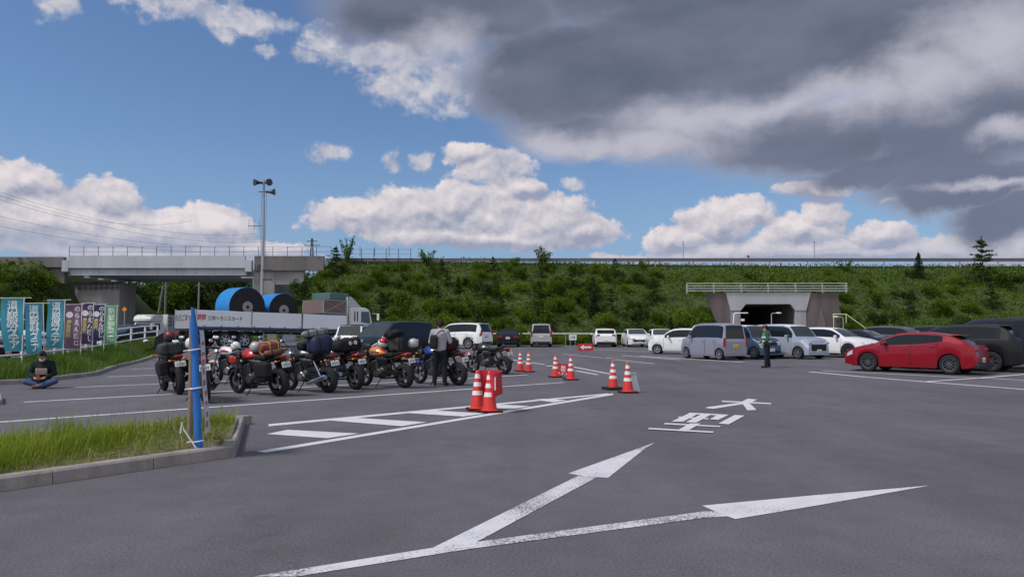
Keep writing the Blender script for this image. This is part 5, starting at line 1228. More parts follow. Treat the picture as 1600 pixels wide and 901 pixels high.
# ---- stake and rolled blue banner on the island
M_wood = mat('weathered_wood', (.22, .17, .13), .85, 0, .35, 10, .5); M_bluef = mat('blue_banner_cloth', (.012, .13, .45), .6, 0, .18, 9, .2); M_tie = mat('white_string', (.7, .7, .7), .7)
s0 = G(296, 692, .10); top = P(297, 486, s0.y)
o = thing('wooden_stake', 'weathered wooden stake standing in the grass behind the blue banner', 'stake', (s0.x, s0.y, .06))
MB().tube([(0, 0, 0), (.004, 0, .6), (-.012, .0, top.z - .10)], [.031, .030, .027], 10).obj('stake', M_wood, o, 40)
MB().ball((-.006, 0, top.z - .10), (.030, .030, .012), 10, 5).obj('stake_cap', M_tie, o)
a0 = G(309.5, 698, .13); a1 = P(301, 480, a0.y); Yb = a0.y
bn = thing('rolled_banner', 'tall blue banner seen edge on, tied to the stake with white string', 'banner', (a0.x, Yb, .10))
ht = a1.z - .10; dxb = a1.x - a0.x
b = MB(); nz = 26; N_ = 14
for k in range(nz + 1):
    t = k / nz; z = ht * t; cx_ = dxb * (t ** 1.25); wd = .040 * (1 - .55 * max(0, t - .82) / .18) + .004 * math.sin(t * 31); th = .030 + .004 * math.sin(t * 17)
    for q_ in range(N_):
        a = 2 * math.pi * q_ / N_; b.v.append((cx_ + wd * math.cos(a) * (1 + .12 * math.sin(3 * a + t * 9)), th * math.sin(a) * (1 + .1 * math.sin(5 * a + t * 6)), z))
b.f = [(k * N_ + q_, k * N_ + (q_ + 1) % N_, (k + 1) * N_ + (q_ + 1) % N_, (k + 1) * N_ + q_) for k in range(nz) for q_ in range(N_)] + [tuple(range(N_))[::-1], tuple(nz * N_ + q_ for q_ in range(N_))]
b.obj('cloth_roll', M_bluef, bn, 50)
for t in (.70, .43, .06):
    cx_ = dxb * t ** 1.25; b = MB(); b.tube([(cx_ + .06 * math.cos(a), .042 * math.sin(a), ht * t + .01 * math.cos(a)) for a in [2 * math.pi * k / 16 for k in range(17)]], .006, 6); b.tube([(cx_ - .05, 0, ht * t), (cx_ - .13, .02, ht * t - .015)], .006, 5); b.obj('tie_string', M_tie, bn)
MB().tube([(dxb * .06, -.03, .02), (dxb * .06 - .13, -.05, .22), (-.15, -.06, .30), (-.17, -.05, .18)], .008, 6).obj('loose_string', M_tie, bn)
M_wcl = mat('white_banner_cloth', (.62, .62, .64), .7, 0, .08, 6, .2); M_rink = mat('red_ink', (.50, .12, .11), .7)
b = MB(); nz = 20                                                # the free edge of the banner: white with red print, hanging behind the roll
def flap(t, u): z = ht * (.10 + .74 * t); return Vector((dxb * (z / ht) ** 1.25 + .045 + .020 * (1 - t) - .115 * u, .02 + .40 * u + .012 * math.sin(t * 9), z))
for f in (0, .003):
    for k in range(nz + 1):
        for u in (0, .35, .7, 1): b.v.append(flap(k / nz, u) + Vector((f, 0, 0)))
for base in (0, (nz + 1) * 4): b.f += [(base + k * 4 + j, base + k * 4 + j + 1, base + (k + 1) * 4 + j + 1, base + (k + 1) * 4 + j) for k in range(nz) for j in range(3)]
b.obj('cloth_flap', M_wcl, bn, 50)
b = MB()
for k in range(9):
    t0_ = .05 + k * .10 + random.uniform(0, .02); t1_ = t0_ + random.uniform(.025, .07); w0_, w1_ = random.uniform(.2, .45), random.uniform(.55, .85); b.add([flap(t_, u_) + Vector((.007, 0, 0)) for t_, u_ in ((t0_, w0_), (t0_, w1_), (t1_, w1_), (t1_, w0_))], [(0, 1, 2, 3)])
b.obj('red_print', M_rink, bn)

# ================================================================ cones and small signs
M_coneb = mat('cone_base_rubber', (.05, .012, .014), .7, 0, .3)
def cone(px, py, lab, group=None, base=None, rz=.3, s=1.0):
    p = G(px, py); o = thing('traffic_cone', lab, 'traffic cone', p, rz, group); o.scale = (s, s, s)
    MB().rbox((0, 0, .022), (.37, .37, .044), .015).obj('base', base or M_coneb, o)
    R_ = lambda z: .128 - (z - .045) / .655 * .098
    b = MB(); b.lathe([(R_(.045) + .03, .044), (R_(.06), .06)] + [(R_(z), z) for z in (.2, .4, .6, .69)] + [(.024, .70), (.0, .70)], n=24, caps=False); b.obj('cone_body', M_red, o, 40)
    for z0 in (.27, .42, .56): MB().lathe([(R_(z0) + .0035, z0), (R_(z0 + .075) + .0035, z0 + .075)], n=24, caps=False).obj('reflective_band', M_band, o, 60)
    return o
cg = 'traffic cones'
c1 = cone(746, 640.5, 'front left cone of the draped pair at the hatched zone', cg, rz=.2); c2 = cone(765, 644, 'front right cone of the draped pair at the hatched zone', cg, rz=.35)
cone(813, 579.5, 'left cone of the pair farthest back beside the lone motorcycle', cg); cone(826, 581, 'right cone of the pair farthest back beside the lone motorcycle', cg)
c3 = cone(868, 589, 'left cone of the middle pair holding the small red sign', cg); c4 = cone(892, 593.5, 'right cone of the middle pair holding the small red sign', cg)
cone(958, 608.5, 'left cone of the right pair, on a thick black weight', cg, M_black); cone(981, 613.5, 'right cone of the right pair, with a white board leaning on it', cg)
cone(733, 575, 'single cone half hidden by the motorcycle with the standing man', cg, s=.95)
MB_w = MB().rbox((0, 0, .035), (.44, .44, .07), .02); w_ = MB_w.obj('cone_weight', M_black); p = G(958, 608.5); w_.location = (p.x, p.y, p.z); w_.rotation_euler = (0, 0, .3); tag(w_, 'thick black rubber weight under the left cone of the right pair', 'cone weight')
# red cloth banner draped round the front pair
def ribbon(name, lab, cat, pts, h, m, sag=.0, thick=.006, mm=None):
    b = MB(); n = len(pts); c = sum((Vector(p) for p in pts), Vector()) / n
    for sgn in (0, 1):
        for k, p in enumerate(pts):
            p = Vector(p) - c; t = (Vector(pts[min(k + 1, n - 1)]) - Vector(pts[max(k - 1, 0)])).normalized(); s = Vector((-t.y, t.x, 0)) * thick * sgn
            for j in range(7):
                q_ = j / 6; b.v.append(p + s + Vector((.012 * math.sin(k * 1.9 + q_ * 5) * q_, .012 * math.cos(k * 1.3 + q_ * 4) * q_, -h * q_ * (1 + .1 * math.sin(k * .9)))))
    for base in (0, n * 7): b.f += [(base + k * 7 + j, base + k * 7 + j + 1, base + (k + 1) * 7 + j + 1, base + (k + 1) * 7 + j) for k in range(n - 1) for j in range(6)]
    b.f += [(k * 7, (k + 1) * 7, n * 7 + (k + 1) * 7, n * 7 + k * 7) for k in range(n - 1)] + [(k * 7 + 6, n * 7 + k * 7 + 6, n * 7 + (k + 1) * 7 + 6, (k + 1) * 7 + 6) for k in range(n - 1)]
    o = thing(name, lab, cat, c); b.obj('cloth', m, o, 60); return o, c
M_redc = mat('red_vinyl', (.47, .018, .028), .45, 0, .2, 5, .25)
A, B_ = Vector(c1.location), Vector(c2.location); zt = .68
side = (B_ - A).normalized(); bk = Vector((-side.y, side.x, 0)); bk = bk if bk.y > 0 else -bk
pts = [A + side * -.02 + bk * .02 + Vector((0, 0, zt + .02)), A + bk * .10 - side * .02 + Vector((0, 0, zt + .02)), A + bk * .22 + side * .04 + Vector((0, 0, zt + .02)), A + bk * .26 + side * .16 + Vector((0, 0, zt + .02)), B_ + bk * .24 - side * .02 + Vector((0, 0, zt + .03)), B_ + bk * .18 + side * .10 + Vector((0, 0, zt + .02)), B_ + bk * .08 + side * .15 + Vector((0, 0, zt)), B_ + side * .13 - bk * .0 + Vector((0, 0, zt - .03)), B_ + side * .04 - bk * .015 + Vector((0, 0, zt + .0))]
cv, cc = ribbon('cone_banner', 'red vinyl banner folded round the tops of the front cone pair', 'banner', pts, .42, M_redc)
p = B_ + bk * .02 + side * .165 - cc; MB().rbox((p.x, p.y - .02, .45 + (zt - .45) * .2 - cc.z + .0), (.02, .10, .22), .008, 1).obj('white_print', M_band, cv)
p = A - side * .06 + bk * .05; MB().rbox((p.x - cc.x, p.y - cc.y, .57 - cc.z), (.10, .02, .20), .008, 1).obj('red_tab', M_redc, cv)
A, B_ = Vector(c3.location), Vector(c4.location)
d = B_ - A; pts = [A + d * t + Vector((0, -.10, .50 - .05 * math.sin(math.pi * t))) for t in (.16, .3, .5, .7, .84)]
cs, cc = ribbon('cone_sign', 'small red cloth sign with white lettering strung between the middle cones', 'sign', pts, .30, M_redc)
text('lettering', 'のの', .24, M_band, cs, (0, -.02, -.17), (R(90), 0, math.atan2(d.y, d.x)), bold=.008)
b = MB()
for k in range(3): b.box((d.x * .24 * (k - 1), -.012 + d.y * .24 * (k - 1), -.30), (.09, .008, .035))
b.obj('white_stripes', M_band, cs)
p = G(992, 613); o = thing('leaning_board', 'small pale board leaning on the right cone of the right pair', 'board', p, .25)
MB().rbox((.02, .06, .22), (.17, .02, .46), .008, 1, Matrix.Rotation(R(-14), 3, 'Y')).obj('board', mat('pale_board', (.50, .54, .60), .5, 0, .15, 8), o); MB().rbox((-.04, .055, .43), (.14, .03, .05), .008, 1).obj('green_edge', mat('pale_green', (.25, .42, .28), .5), o)
p = G(915, 549.5); o = thing('arrow_sign', 'low red sign with a white arrow pointing left in the middle of the lot', 'sign', p)
MB().rbox((0, 0, .30), (.95, .03, .46), .01, 1).obj('board', M_redc, o)
b = MB(); b.prism([(-.36, 0), (-.12, .16), (-.12, .06), (.36, .06), (.36, -.06), (-.12, -.06), (-.12, -.16)], -.022, -.016, lambda x, z, dd: (x, dd, .30 + z)); b.obj('arrow', M_band, o)
for s in (-.4, .4): MB().tube([(s, .02, 0), (s, .02, .5)], .015, 6).obj('leg', M_grey, o)

# ================================================================ motorcycles
M_eng = mat('engine_metal', (.10, .10, .105), .4, .6, .3, 8); M_chr = mat('chrome', (.50, .50, .52), .28, 1.0, .05); M_frm = mat('black_frame', (.016, .016, .018), .4); M_mir = mat('mirror_glass', (.75, .77, .8), .05, 1.0, .02); M_seat = mat('seat_vinyl', (.014, .014, .015), .6, 0, .2, 6, .2)
def bike_paint(n, rgb): return mat('tank_' + n, rgb, .3, .1, .05, 2, 0, .5)
def soft(b, c, d, seed, lump=.05, sq=.5, rot=None):
    rg = random.Random(seed); ph = [rg.uniform(0, 6) for _ in range(6)]
    def fn(q, n):
        v = Vector([math.copysign(abs(k) ** sq, k) for k in n])
        w = 1 + lump * (math.sin(v.x * 5 + ph[0]) * math.sin(v.z * 4 + ph[1]) + .6 * math.sin(v.y * 7 + ph[2] + v.x * 3))
        v = Vector((v.x * d[0] / 2, v.y * d[1] / 2, v.z * d[2] / 2)) * w
        return rot @ v if rot is not None else v
    return b.ball(c, 1, 24, 16, fn)
def bike_wheel(o, x, r, w, rim, name):
    root = bpy.data.objects.new(name, None); C.objects.link(root); root.parent = o; root.location = (x, 0, r)
    b = MB(); pr = [(r - w * .62 + w * .62 * math.cos(a), w / 2 * math.sin(a)) for a in [R(-100 + 200 * k / 12) for k in range(13)]]
    b.lathe(pr, n=32, axis='y', caps=False); b.obj('tyre', M_black, root, 50)
    b = MB(); ri = r - w * .66
    b.lathe([(ri + .012, -w * .42), (ri + .012, w * .42), (ri - .018, w * .30), (ri - .018, -w * .30), (ri + .012, -w * .42)], n=32, axis='y', caps=False); b.lathe([(.045, -w * .45), (.045, w * .45)], n=12, axis='y')
    for k in range(5):
        a = 2 * math.pi * k / 5; dd = Vector((math.cos(a), 0, math.sin(a))); q = dd.cross(Vector((0, 1, 0)))
        b.tube([dd * .035, dd * (ri - .01)], [.026, .016], 6)
    b.obj('rim', rim, root, 40)
    b = MB(); b.lathe([(.05, w * .52), (.13, w * .52), (.13, w * .49), (.05, w * .49)], n=20, axis='y', caps=False); b.obj('brake_disc', M_chr, root); return root
def make_bike(lab, px, py, h, tank, tail=None, tank2=None, rim=None, pann=False, screen=False, cowl=False, chrome=False, digits='57-54', lean=-.11, sport=False, round_light=True, off=(0, 0)):
    p = G(px, py); rw, fw, r = -.70, .74, .315
    c = Vector((p.x, p.y, 0)) + fwd(h) * .70
    o = thing('motorcycle', lab, 'motorcycle', (c.x, c.y, gz(c.x, c.y)), head(h), 'motorcycles parked in a row'); o.rotation_euler = (lean, 0, head(h))
    rim = rim or M_frm
    bike_wheel(o, rw, r, .17, rim, 'rear_wheel'); bike_wheel(o, fw, .305, .12, rim, 'front_wheel')
    b = MB()
    for s in (-1, 1): b.tube([(rw, s * .115, r), (-.35, s * .12, .38), (-.06, s * .10, .44)], [.028, .034, .036], 8)
    b.tube([(-.38, -.12, .38), (-.38, .12, .38)], .03, 8); b.obj('swingarm', M_eng if chrome else M_frm, o, 50)
    for s in (-1, 1): MB().tube([(rw + .08, s * .15, r + .10), (-.42, s * .15, .74)], [.032, .028], 8).obj('shock_absorber', M_chr if chrome else M_frm, o, 50)
    b = MB(); b.rbox((.06, 0, .40), (.46, .30, .26), .07, 3); b.rbox((.18, 0, .58), (.24, .30, .26), .04, 2, Matrix.Rotation(R(18), 3, 'Y')); b.rbox((-.10, 0, .52), (.2, .26, .2), .05)
    for k in range(5): b.rbox((.17 + k * .012, 0, .50 + k * .04), (.29, .36, .014), .004, 1, Matrix.Rotation(R(18), 3, 'Y'))
    eng = b.obj('engine', M_eng, o, 40)
    for s in (-1, 1): MB().lathe([(.0, s * .20), (.085, s * .20), (.10, s * .185), (.105, s * .14)], (.05, 0, .40), 18, 'y', False).obj('engine_cover', M_chr if chrome else M_eng, eng, 40)
    b = MB(); hd = Vector((.47, 0, .90))
    for s in (-1, 1):
        b.tube([hd, (.30, s * .10, .80), (-.08, s * .13, .74), (-.14, s * .12, .46)], .022, 8); b.tube([hd - Vector((0, 0, .06)), (.36, s * .10, .55), (.26, s * .12, .28), (-.1, s * .12, .27)], .02, 8); b.tube([(-.08, s * .12, .73), (-.45, s * .12, .76), (-.82, s * .09, .84)], .018, 8)
    b.obj('frame', M_frm, o, 50)
    MB().rbox((.40, 0, .60), (.05, .30, .30), .015).obj('radiator', M_trim, o)
    for s in (-1, 1):
        b = MB(); b.tube([(fw, s * .095, .305), (.60, s * .095, .62)], .030, 8); b.tube([(.60, s * .095, .62), (.45, s * .095, .97)], .022, 8); b.obj('fork', M_chr if chrome else M_eng, o, 50)
    b = MB(); N_ = 10
    for k in range(N_ + 1):
        a = R(20 + 130 * k / N_)
        for y, dr in ((-.075, -.03), (-.05, 0), (0, .012), (.05, 0), (.075, -.03)): b.v.append((fw + .02 + (.325 + dr) * math.cos(a), y, .315 + (.325 + dr) * math.sin(a)))
    b.f = [(k * 5 + j, k * 5 + j + 1, (k + 1) * 5 + j + 1, (k + 1) * 5 + j) for k in range(N_) for j in range(4)]; b.obj('front_fender', tank if (sport or chrome) else M_frm, o, 60)
    # tank, seat and tail
    def tf(q, n):
        x = q.x; k = 1 - .42 * sst((-x - .02) / .26); return Vector((x, q.y * k * (1 - .25 * max(0, q.z) / .15), q.z * (1 - .30 * sst((-x) / .28)) + .05 * sst(x / .28) if q.z > 0 else q.z * .55))
    b = MB().ball((.16, 0, .87), (.31, .165, .155), 24, 14, tf); tk_ = b.obj('fuel_tank', tank, o, 60)
    if tank2: 
        for s in (-1, 1): soft(MB(), (.19, s * .125, .905), (.30, .07, .10), 3, .0, .8).obj('tank_panel', tank2, tk_, 60)
    MB().lathe([(.03, 0), (.035, .012), (.02, .016)], (.14, 0, 1.0), 12).obj('fuel_cap', M_chr, tk_)
    b = MB(); soft(b, (-.24, 0, .83), (.44, .27, .10), 5, .0, .45); soft(b, (-.58, 0, .875), (.36, .22, .10), 6, .0, .45, Matrix.Rotation(R(6), 3, 'Y')); b.obj('seat', M_seat, o, 60)
    b = MB(); soft(b, (-.66, 0, .815), (.50, .19, .09), 7, 0, .55, Matrix.Rotation(R(12), 3, 'Y')); b.obj('tail_cowl', tail or tank, o, 60)
    for s in (-1, 1): soft(MB(), (-.12, s * .13, .68), (.30, .06, .17), 8, 0, .6).obj('side_cover', (tail or M_frm) if chrome and tank2 else M_frm, o, 60)
    MB().rbox((-.925, 0, .865), (.05, .15, .06), .02).obj('tail_light', M_lampr, o)
    MB().tube([(-.86, 0, .82), (-.96, 0, .74), (-1.0, 0, .60)], [.05, .04, .03], 8).obj('rear_fender', M_frm, o, 50)
    pl = MB().rbox((-1.0, 0, .70), (.012, .23, .125), .006, 1, Matrix.Rotation(R(14), 3, 'Y')).obj('number_plate', M_plate, o)
    text('plate_digits', digits, .075, M_ink, pl, (-1.012, 0, .69), (R(76), 0, R(-90)))
    for s in (-1, 1):
        b = MB(); b.tube([(-.88, s * .06, .78), (-.90, s * .17, .78)], .008, 6); b.ball((-.90, s * .19, .78), (.03, .035, .025), 10, 6); b.obj('rear_indicator', mat('amber_lens', (.6, .2, .02), .25), o, 50)
        b = MB(); b.tube([(.52, s * .10, .86), (.54, s * .22, .87)], .008, 6); b.ball((.54, s * .24, .87), (.03, .035, .025), 10, 6); b.obj('front_indicator', MATS['amber_lens'], o, 50)
    hb = MB().tube([(.30, -.38, 1.02), (.38, -.20, 1.06), (.43, -.08, 1.02), (.43, .08, 1.02), (.38, .20, 1.06), (.30, .38, 1.02)], .013, 8).obj('handlebar', M_chr if chrome else M_frm, o, 50)
    for s in (-1, 1):
        MB().tube([(.34, s * .30, 1.04), (.295, s * .40, 1.018)], .021, 8).obj('grip', M_black, hb, 50)
        b = MB(); b.tube([(.37, s * .22, 1.06), (.40, s * .30, 1.17), (.38, s * .36, 1.22)], .007, 6); mr_ = b.obj('mirror', M_frm, o, 50); MB().ball((.36, s * .39, 1.235), (.022, .075, .05), 12, 8).obj('mirror_head', M_chr if chrome else M_frm, mr_, 50); MB().ball((.344, s * .39, 1.235), (.010, .066, .042), 12, 8).obj('mirror_glass', M_mir, mr_, 50)
        MB().tube([(-.02, s * .14, .36), (-.06, s * .25, .36)], .014, 6).obj('footrest', M_frm, o)
    if cowl:
        b = MB(); soft(b, (.56, 0, .90), (.46, .40, .36), 9, .0, .75, Matrix.Rotation(R(24), 3, 'Y')); b.obj('front_cowl', tank, o, 60)
        for s in (-1, 1): soft(MB(), (.28, s * .19, .62), (.56, .06, .40), 12, .0, .7, Matrix.Rotation(R(-18), 3, 'Y')).obj('side_fairing', tank, o, 60)
    else:
        b = MB(); b.tube([(.50, 0, .88), (.56, 0, .875), (.64, 0, .865), (.67, 0, .86)], [.05, .088, .098, .09], 16); b.obj('headlight', M_chr if chrome else M_frm, o, 50); MB().ball((.665, 0, .86), (.03, .088, .088), 14, 8).obj('headlight_lens', M_lampw, o, 50)
    b = MB()
    for s in (-.06, .06): b.lathe([(.0, 0), (.042, 0), (.045, .035), (.0, .035)], (.49, s, .99), 14)
    b.obj('meter_pods', M_trim, o)
    if screen: b = MB(); b.prism([(-.20, 0), (.20, 0), (.16, .30), (0, .38), (-.16, .30)], 0, .006, lambda y, z, d: (.62 - z * .45 + d - .5 * y * y, y, 1.0 + z)); b.obj('windscreen', mat('tinted_screen', (.05, .055, .06), .1), o)
    ex = MB(); ex.tube([(.34, -.10, .50), (.40, -.11, .30), (.24, -.12, .20), (-.12, -.15, .22)], .024, 8); e_ = ex.obj('exhaust', M_chr if chrome else M_eng, o, 50); MB().tube([(-.12, -.15, .22), (-.26, -.19, .25), (-.86, -.22, .40), (-.89, -.22, .41)], [.026, .052, .062, .05], 14).obj('silencer', M_chr if chrome else M_eng, e_, 40)
    if chrome: MB().tube([(-.12, .15, .22), (-.26, .19, .25), (-.86, .22, .40), (-.89, .22, .41)], [.026, .05, .058, .05], 14).obj('silencer', M_chr, e_, 40)
    MB().tube([(-.02, .14, .28), (.02, .30, .02 + .03), (.06, .30, .03)], .013, 6).obj('side_stand', M_frm, o)
    MB().rbox((-.36, .135, .40), (.62, .03, .10), .012).obj('chain_guard', M_frm, o)
    if pann:
        for s in (-1, 1): soft(MB(), (-.58, s * .30, .62), (.46, .20, .34), 20 + s, .05, .4).obj('pannier', M_bag, o, 60)
    return o
M_bag = mat('black_bag_nylon', (.018, .018, .020), .7, 0, .25, 7, .4)
T = bike_paint
bikes = {}
bikes['A'] = make_bike('black touring motorcycle with bulky panniers, leftmost, beside the blue banner', 281, 616, -37, T('matt_black', (.03, .03, .032)), pann=True, screen=True, digits='12-80')
bikes['B'] = make_bike('dark motorcycle mostly hidden by the blue banner, its fat rear tyre showing', 322, 629, -27, T('graphite', (.04, .042, .05)), digits='34-09')
WHT, RD = T('white', (.62, .63, .66)), T('red', (.42, .010, .016))
bikes['C'] = make_bike('white, red and blue naked motorcycle behind the red one with a white helmet on it', 396, 601, -62, WHT, RD, tank2=RD, chrome=True, digits='70-21')
bikes['D'] = make_bike('red tank motorcycle with black side bags and a plaid bundle on the seat', 437, 618.5, -55, RD, M_frm, pann=True, digits='57-54', rim=M_frm)
bikes['E'] = make_bike('black classic motorcycle with chrome silencers and a big navy bag', 514, 613.5, -52, T('gloss_black', (.016, .016, .018)), M_frm, chrome=True, pann=False, digits='82-16')
bikes['F'] = make_bike('black motorcycle with red tail and a long black duffel across the seat', 557, 608.5, -50, T('black2', (.015, .015, .017)), RD, digits='48-05', rim=M_frm)
ORG = T('orange', (.72, .19, .008))
bikes['G'] = make_bike('orange tank motorcycle with red tail light and white helmet on top', 633, 606, -54, ORG, RD, tank2=T('steel_blue', (.10, .15, .22)), digits='61-33')
bikes['H'] = make_bike('blue and black sport motorcycle beside the standing man', 717, 602, -52, T('blue', (.012, .03, .22)), M_frm, sport=True, digits='29-90')
bikes['I'] = make_bike('black sport motorcycle standing alone to the right of the row', 789, 584.5, -50, T('black3', (.02, .02, .023)), T('dark_red', (.10, .008, .012)), sport=True, digits='77-41')
# ---- luggage and helmets lying on the motorcycles
def load(bike, name, lab, cat, pos, build, m, group=None):
    b0 = bikes[bike]; Mx = Matrix.LocRotScale(b0.location, b0.rotation_euler, None); p = Mx @ Vector(pos)
    o = thing(name, lab, cat, p, 0, group); o.rotation_euler = b0.rotation_euler; build(o, m); return o
def bag(d, seed, lump=.06, sq=.45, straps=2, sm=None, axis='y'):
    def f(o, m):
        soft(MB(), (0, 0, d[2] / 2), d, seed, lump, sq).obj('bag_body', m, o, 60)
        for k in range(straps):
            t = (k + .5) / straps - .5; n = 20; b = MB()
            q_ = []
            for j in range(n + 1):
                a = 2 * math.pi * j / n; u = Vector((math.copysign(abs(math.cos(a)) ** .5, math.cos(a)), math.copysign(abs(math.sin(a)) ** .5, math.sin(a)), 0))
                q_.append((u.x * d[0] / 2 * 1.05, t * d[1], d[2] / 2 + u.y * d[2] / 2 * 1.05) if axis == 'y' else (t * d[0], u.x * d[1] / 2 * 1.05, d[2] / 2 + u.y * d[2] / 2 * 1.05))
            b.tube(q_, .010, 5, False); b.obj('strap', sm or M_frm, o)
    return f
def helmet(visor=True, m2=None):
    def f(o, m):
        b = MB().ball((0, 0, .13), (.145, .125, .135), 20, 14, lambda q, n: Vector((q.x, q.y, q.z if q.z > -.08 else -.08 + (q.z + .08) * .4))); b.obj('shell', m, o, 60)
        if visor:
            b = MB(); N_ = 10
            for k in range(N_ + 1):
                a = R(-62 + 124 * k / N_)
                for z in (.10, .135, .17): 
                    s = math.sqrt(max(0, 1 - ((z - .13) / .135) ** 2)); b.v.append((.150 * s * math.cos(a), .130 * s * math.sin(a), z))
            b.f = [(k * 3 + j, k * 3 + j + 1, (k + 1) * 3 + j + 1, (k + 1) * 3 + j) for k in range(N_) for j in range(2)]; b.obj('visor', M_glass, o, 60)
        if m2: MB().ball((-.02, 0, .17), (.135, .118, .105), 16, 8).obj('stripe', m2, o, 60)
    return f
HG = 'helmets left on the motorcycles'
M_hw = mat('helmet_white', (.64, .64, .66), .25, 0, .05, 3, 0, .5); M_hb = mat('helmet_black', (.02, .02, .022), .25, 0, .1, 3, 0, .5); M_hg = mat('helmet_grey', (.34, .34, .35), .35, 0, .3, 14, 0, .3)
load('A', 'helmet', 'black helmet with a dark red patch on the leftmost motorcycle', 'helmet', (-.45, .05, 1.16), helmet(False, mat('dark_red_patch', (.16, .012, .016), .4)), M_hb, HG)
load('A', 'luggage_bag', 'dark green grey bag strapped to the seat of the leftmost motorcycle', 'bag', (-.50, .02, .90), bag((.44, .62, .28), 1), mat('bag_slate', (.045, .055, .055), .75, 0, .3, 8, .4))
load('B', 'helmet', 'white helmet on the motorcycle hidden by the blue banner', 'helmet', (.20, .10, 1.04), helmet(), M_hw, HG)
load('B', 'luggage_bag', 'small black bag on the seat of the motorcycle hidden by the banner', 'bag', (-.55, 0, .92), bag((.34, .30, .18), 2), M_bag)
load('C', 'helmet', 'white helmet with dark visor on the white, red and blue motorcycle', 'helmet', (-.12, .0, .90), helmet(), M_hw, HG)
M_plaid = mat('plaid_blanket', (.17, .045, .035), .8, 0, .7, 22, .4)
load('D', 'luggage_bag', 'dark red plaid bundle tied on the red tank motorcycle', 'bundle', (-.45, 0, .95), bag((.36, .44, .24), 3, .10, .7, 2, mat('gold_cord', (.55, .32, .05), .5)), M_plaid)
load('D', 'helmet', 'pale silver helmet lying before the plaid bundle', 'helmet', (-.05, .05, .93), helmet(), M_hg, HG)
load('D', 'luggage_bag', 'brown leather roll under the plaid bundle', 'bag', (-.62, 0, .90), bag((.20, .50, .12), 4, .03, .6), mat('brown_leather', (.16, .06, .03), .6, 0, .3, 8, .2))
load('E', 'luggage_bag', 'big navy blue bag on the black classic motorcycle', 'bag', (-.50, 0, .90), bag((.40, .58, .42), 5, .05, .55), mat('navy_nylon', (.012, .016, .06), .65, 0, .3, 9, .4))
load('E', 'luggage_bag', 'pale green grey sleeping roll lying across the navy bag', 'sleeping roll', (-.40, .05, 1.30), bag((.20, .72, .17), 6, .02, .75, 3), mat('sage_fabric', (.17, .21, .20), .75, 0, .15, 8, .3))
load('E', 'tank_bag', 'small dark tank bag on the black classic motorcycle', 'bag', (.14, 0, 1.0), bag((.28, .22, .16), 7, .04), M_bag)
load('F', 'luggage_bag', 'long black duffel bag strapped across the red tailed motorcycle', 'bag', (-.45, 0, .92), bag((.36, .82, .34), 8, .06, .6, 3), M_bag)
b = MB()
for y in (-.13, .02): b.lathe([(.0, 0), (.05, 0), (.05, .012), (.0, .012)], (-.19, y, .22), 14, 'x')
b.obj('white_discs', M_hw, [c for c in bpy.data.objects if c.get('label', '').startswith('long black duffel')][0])
load('G', 'helmet', 'white and red helmet perched on the orange motorcycle', 'helmet', (-.05, .03, 1.0), helmet(True, RD), M_hw, HG)
load('G', 'luggage_bag', 'black bag with white pattern on the seat of the orange motorcycle', 'bag', (-.50, 0, .93), bag((.34, .30, .36), 9, .05), mat('patterned_black', (.05, .05, .05), .7, 0, 1.0, 26, .2))
load('G', 'jacket', 'black jacket thrown over the bag on the orange motorcycle', 'jacket', (-.42, 0, 1.25), bag((.44, .48, .22), 10, .14, .8, 0), mat('black_cloth', (.015, .015, .017), .85, 0, .3, 6, .5))
load('G', 'helmet', 'grey helmet hanging behind the orange motorcycle', 'helmet', (-.75, -.35, .95), helmet(), M_hg, HG)
load('H', 'luggage_bag', 'dark maroon seat bag with a red patch on the blue motorcycle', 'bag', (-.48, 0, .92), bag((.46, .34, .34), 11, .05, .6), mat('maroon_nylon', (.045, .010, .018), .6, 0, .3, 8, .3))
# black boots and bag standing on the ground by the red motorcycle
p = G(392, 606); o = thing('gear_bag', 'small black gear bag with a white label standing beside the red tank motorcycle', 'bag', p, .5)
soft(MB(), (0, 0, .15), (.36, .24, .32), 14, .08, .5).obj('bag_body', M_bag, o, 60); MB().rbox((.02, -.13, .19), (.14, .012, .08), .004, 1).obj('white_label', M_hw, o); MB().tube([(-.1, 0, .30), (-.06, 0, .38), (.06, 0, .38), (.1, 0, .30)], .012, 6).obj('handle', M_frm, o)

# ================================================================ people
SKIN = mat('skin', (.46, .25, .17), .55, 0, .08, 6)
def blob(chains, name, m, parent, voxel=.012, sm=3):
    b = MB()
    for ch in chains:
        for (p, r) in ch: b.ball(p, r, 12, 8)
        for (p, r), (q, t) in zip(ch[:-1], ch[1:]):
            rr = [r, t] if not isinstance(r, tuple) else [min(r), min(t) if isinstance(t, tuple) else t]
            if isinstance(t, tuple): rr[1] = min(t)
            if (Vector(p) - Vector(q)).length > 1e-4: b.tube([p, q], rr, 12)
    o = b.obj(name, m)
    md = o.modifiers.new('remesh', 'REMESH'); md.mode = 'VOXEL'; md.voxel_size = voxel; md.use_smooth_shade = True
    if sm: s = o.modifiers.new('smooth', 'SMOOTH'); s.iterations = sm; s.factor = .5
    me = realize(o, name); bpy.data.objects.remove(o); me.materials.clear(); me.materials.append(m)
    me.polygons.foreach_set('use_smooth', [True] * len(me.polygons))
    o = bpy.data.objects.new(name, me); C.objects.link(o); o.parent = parent; return o
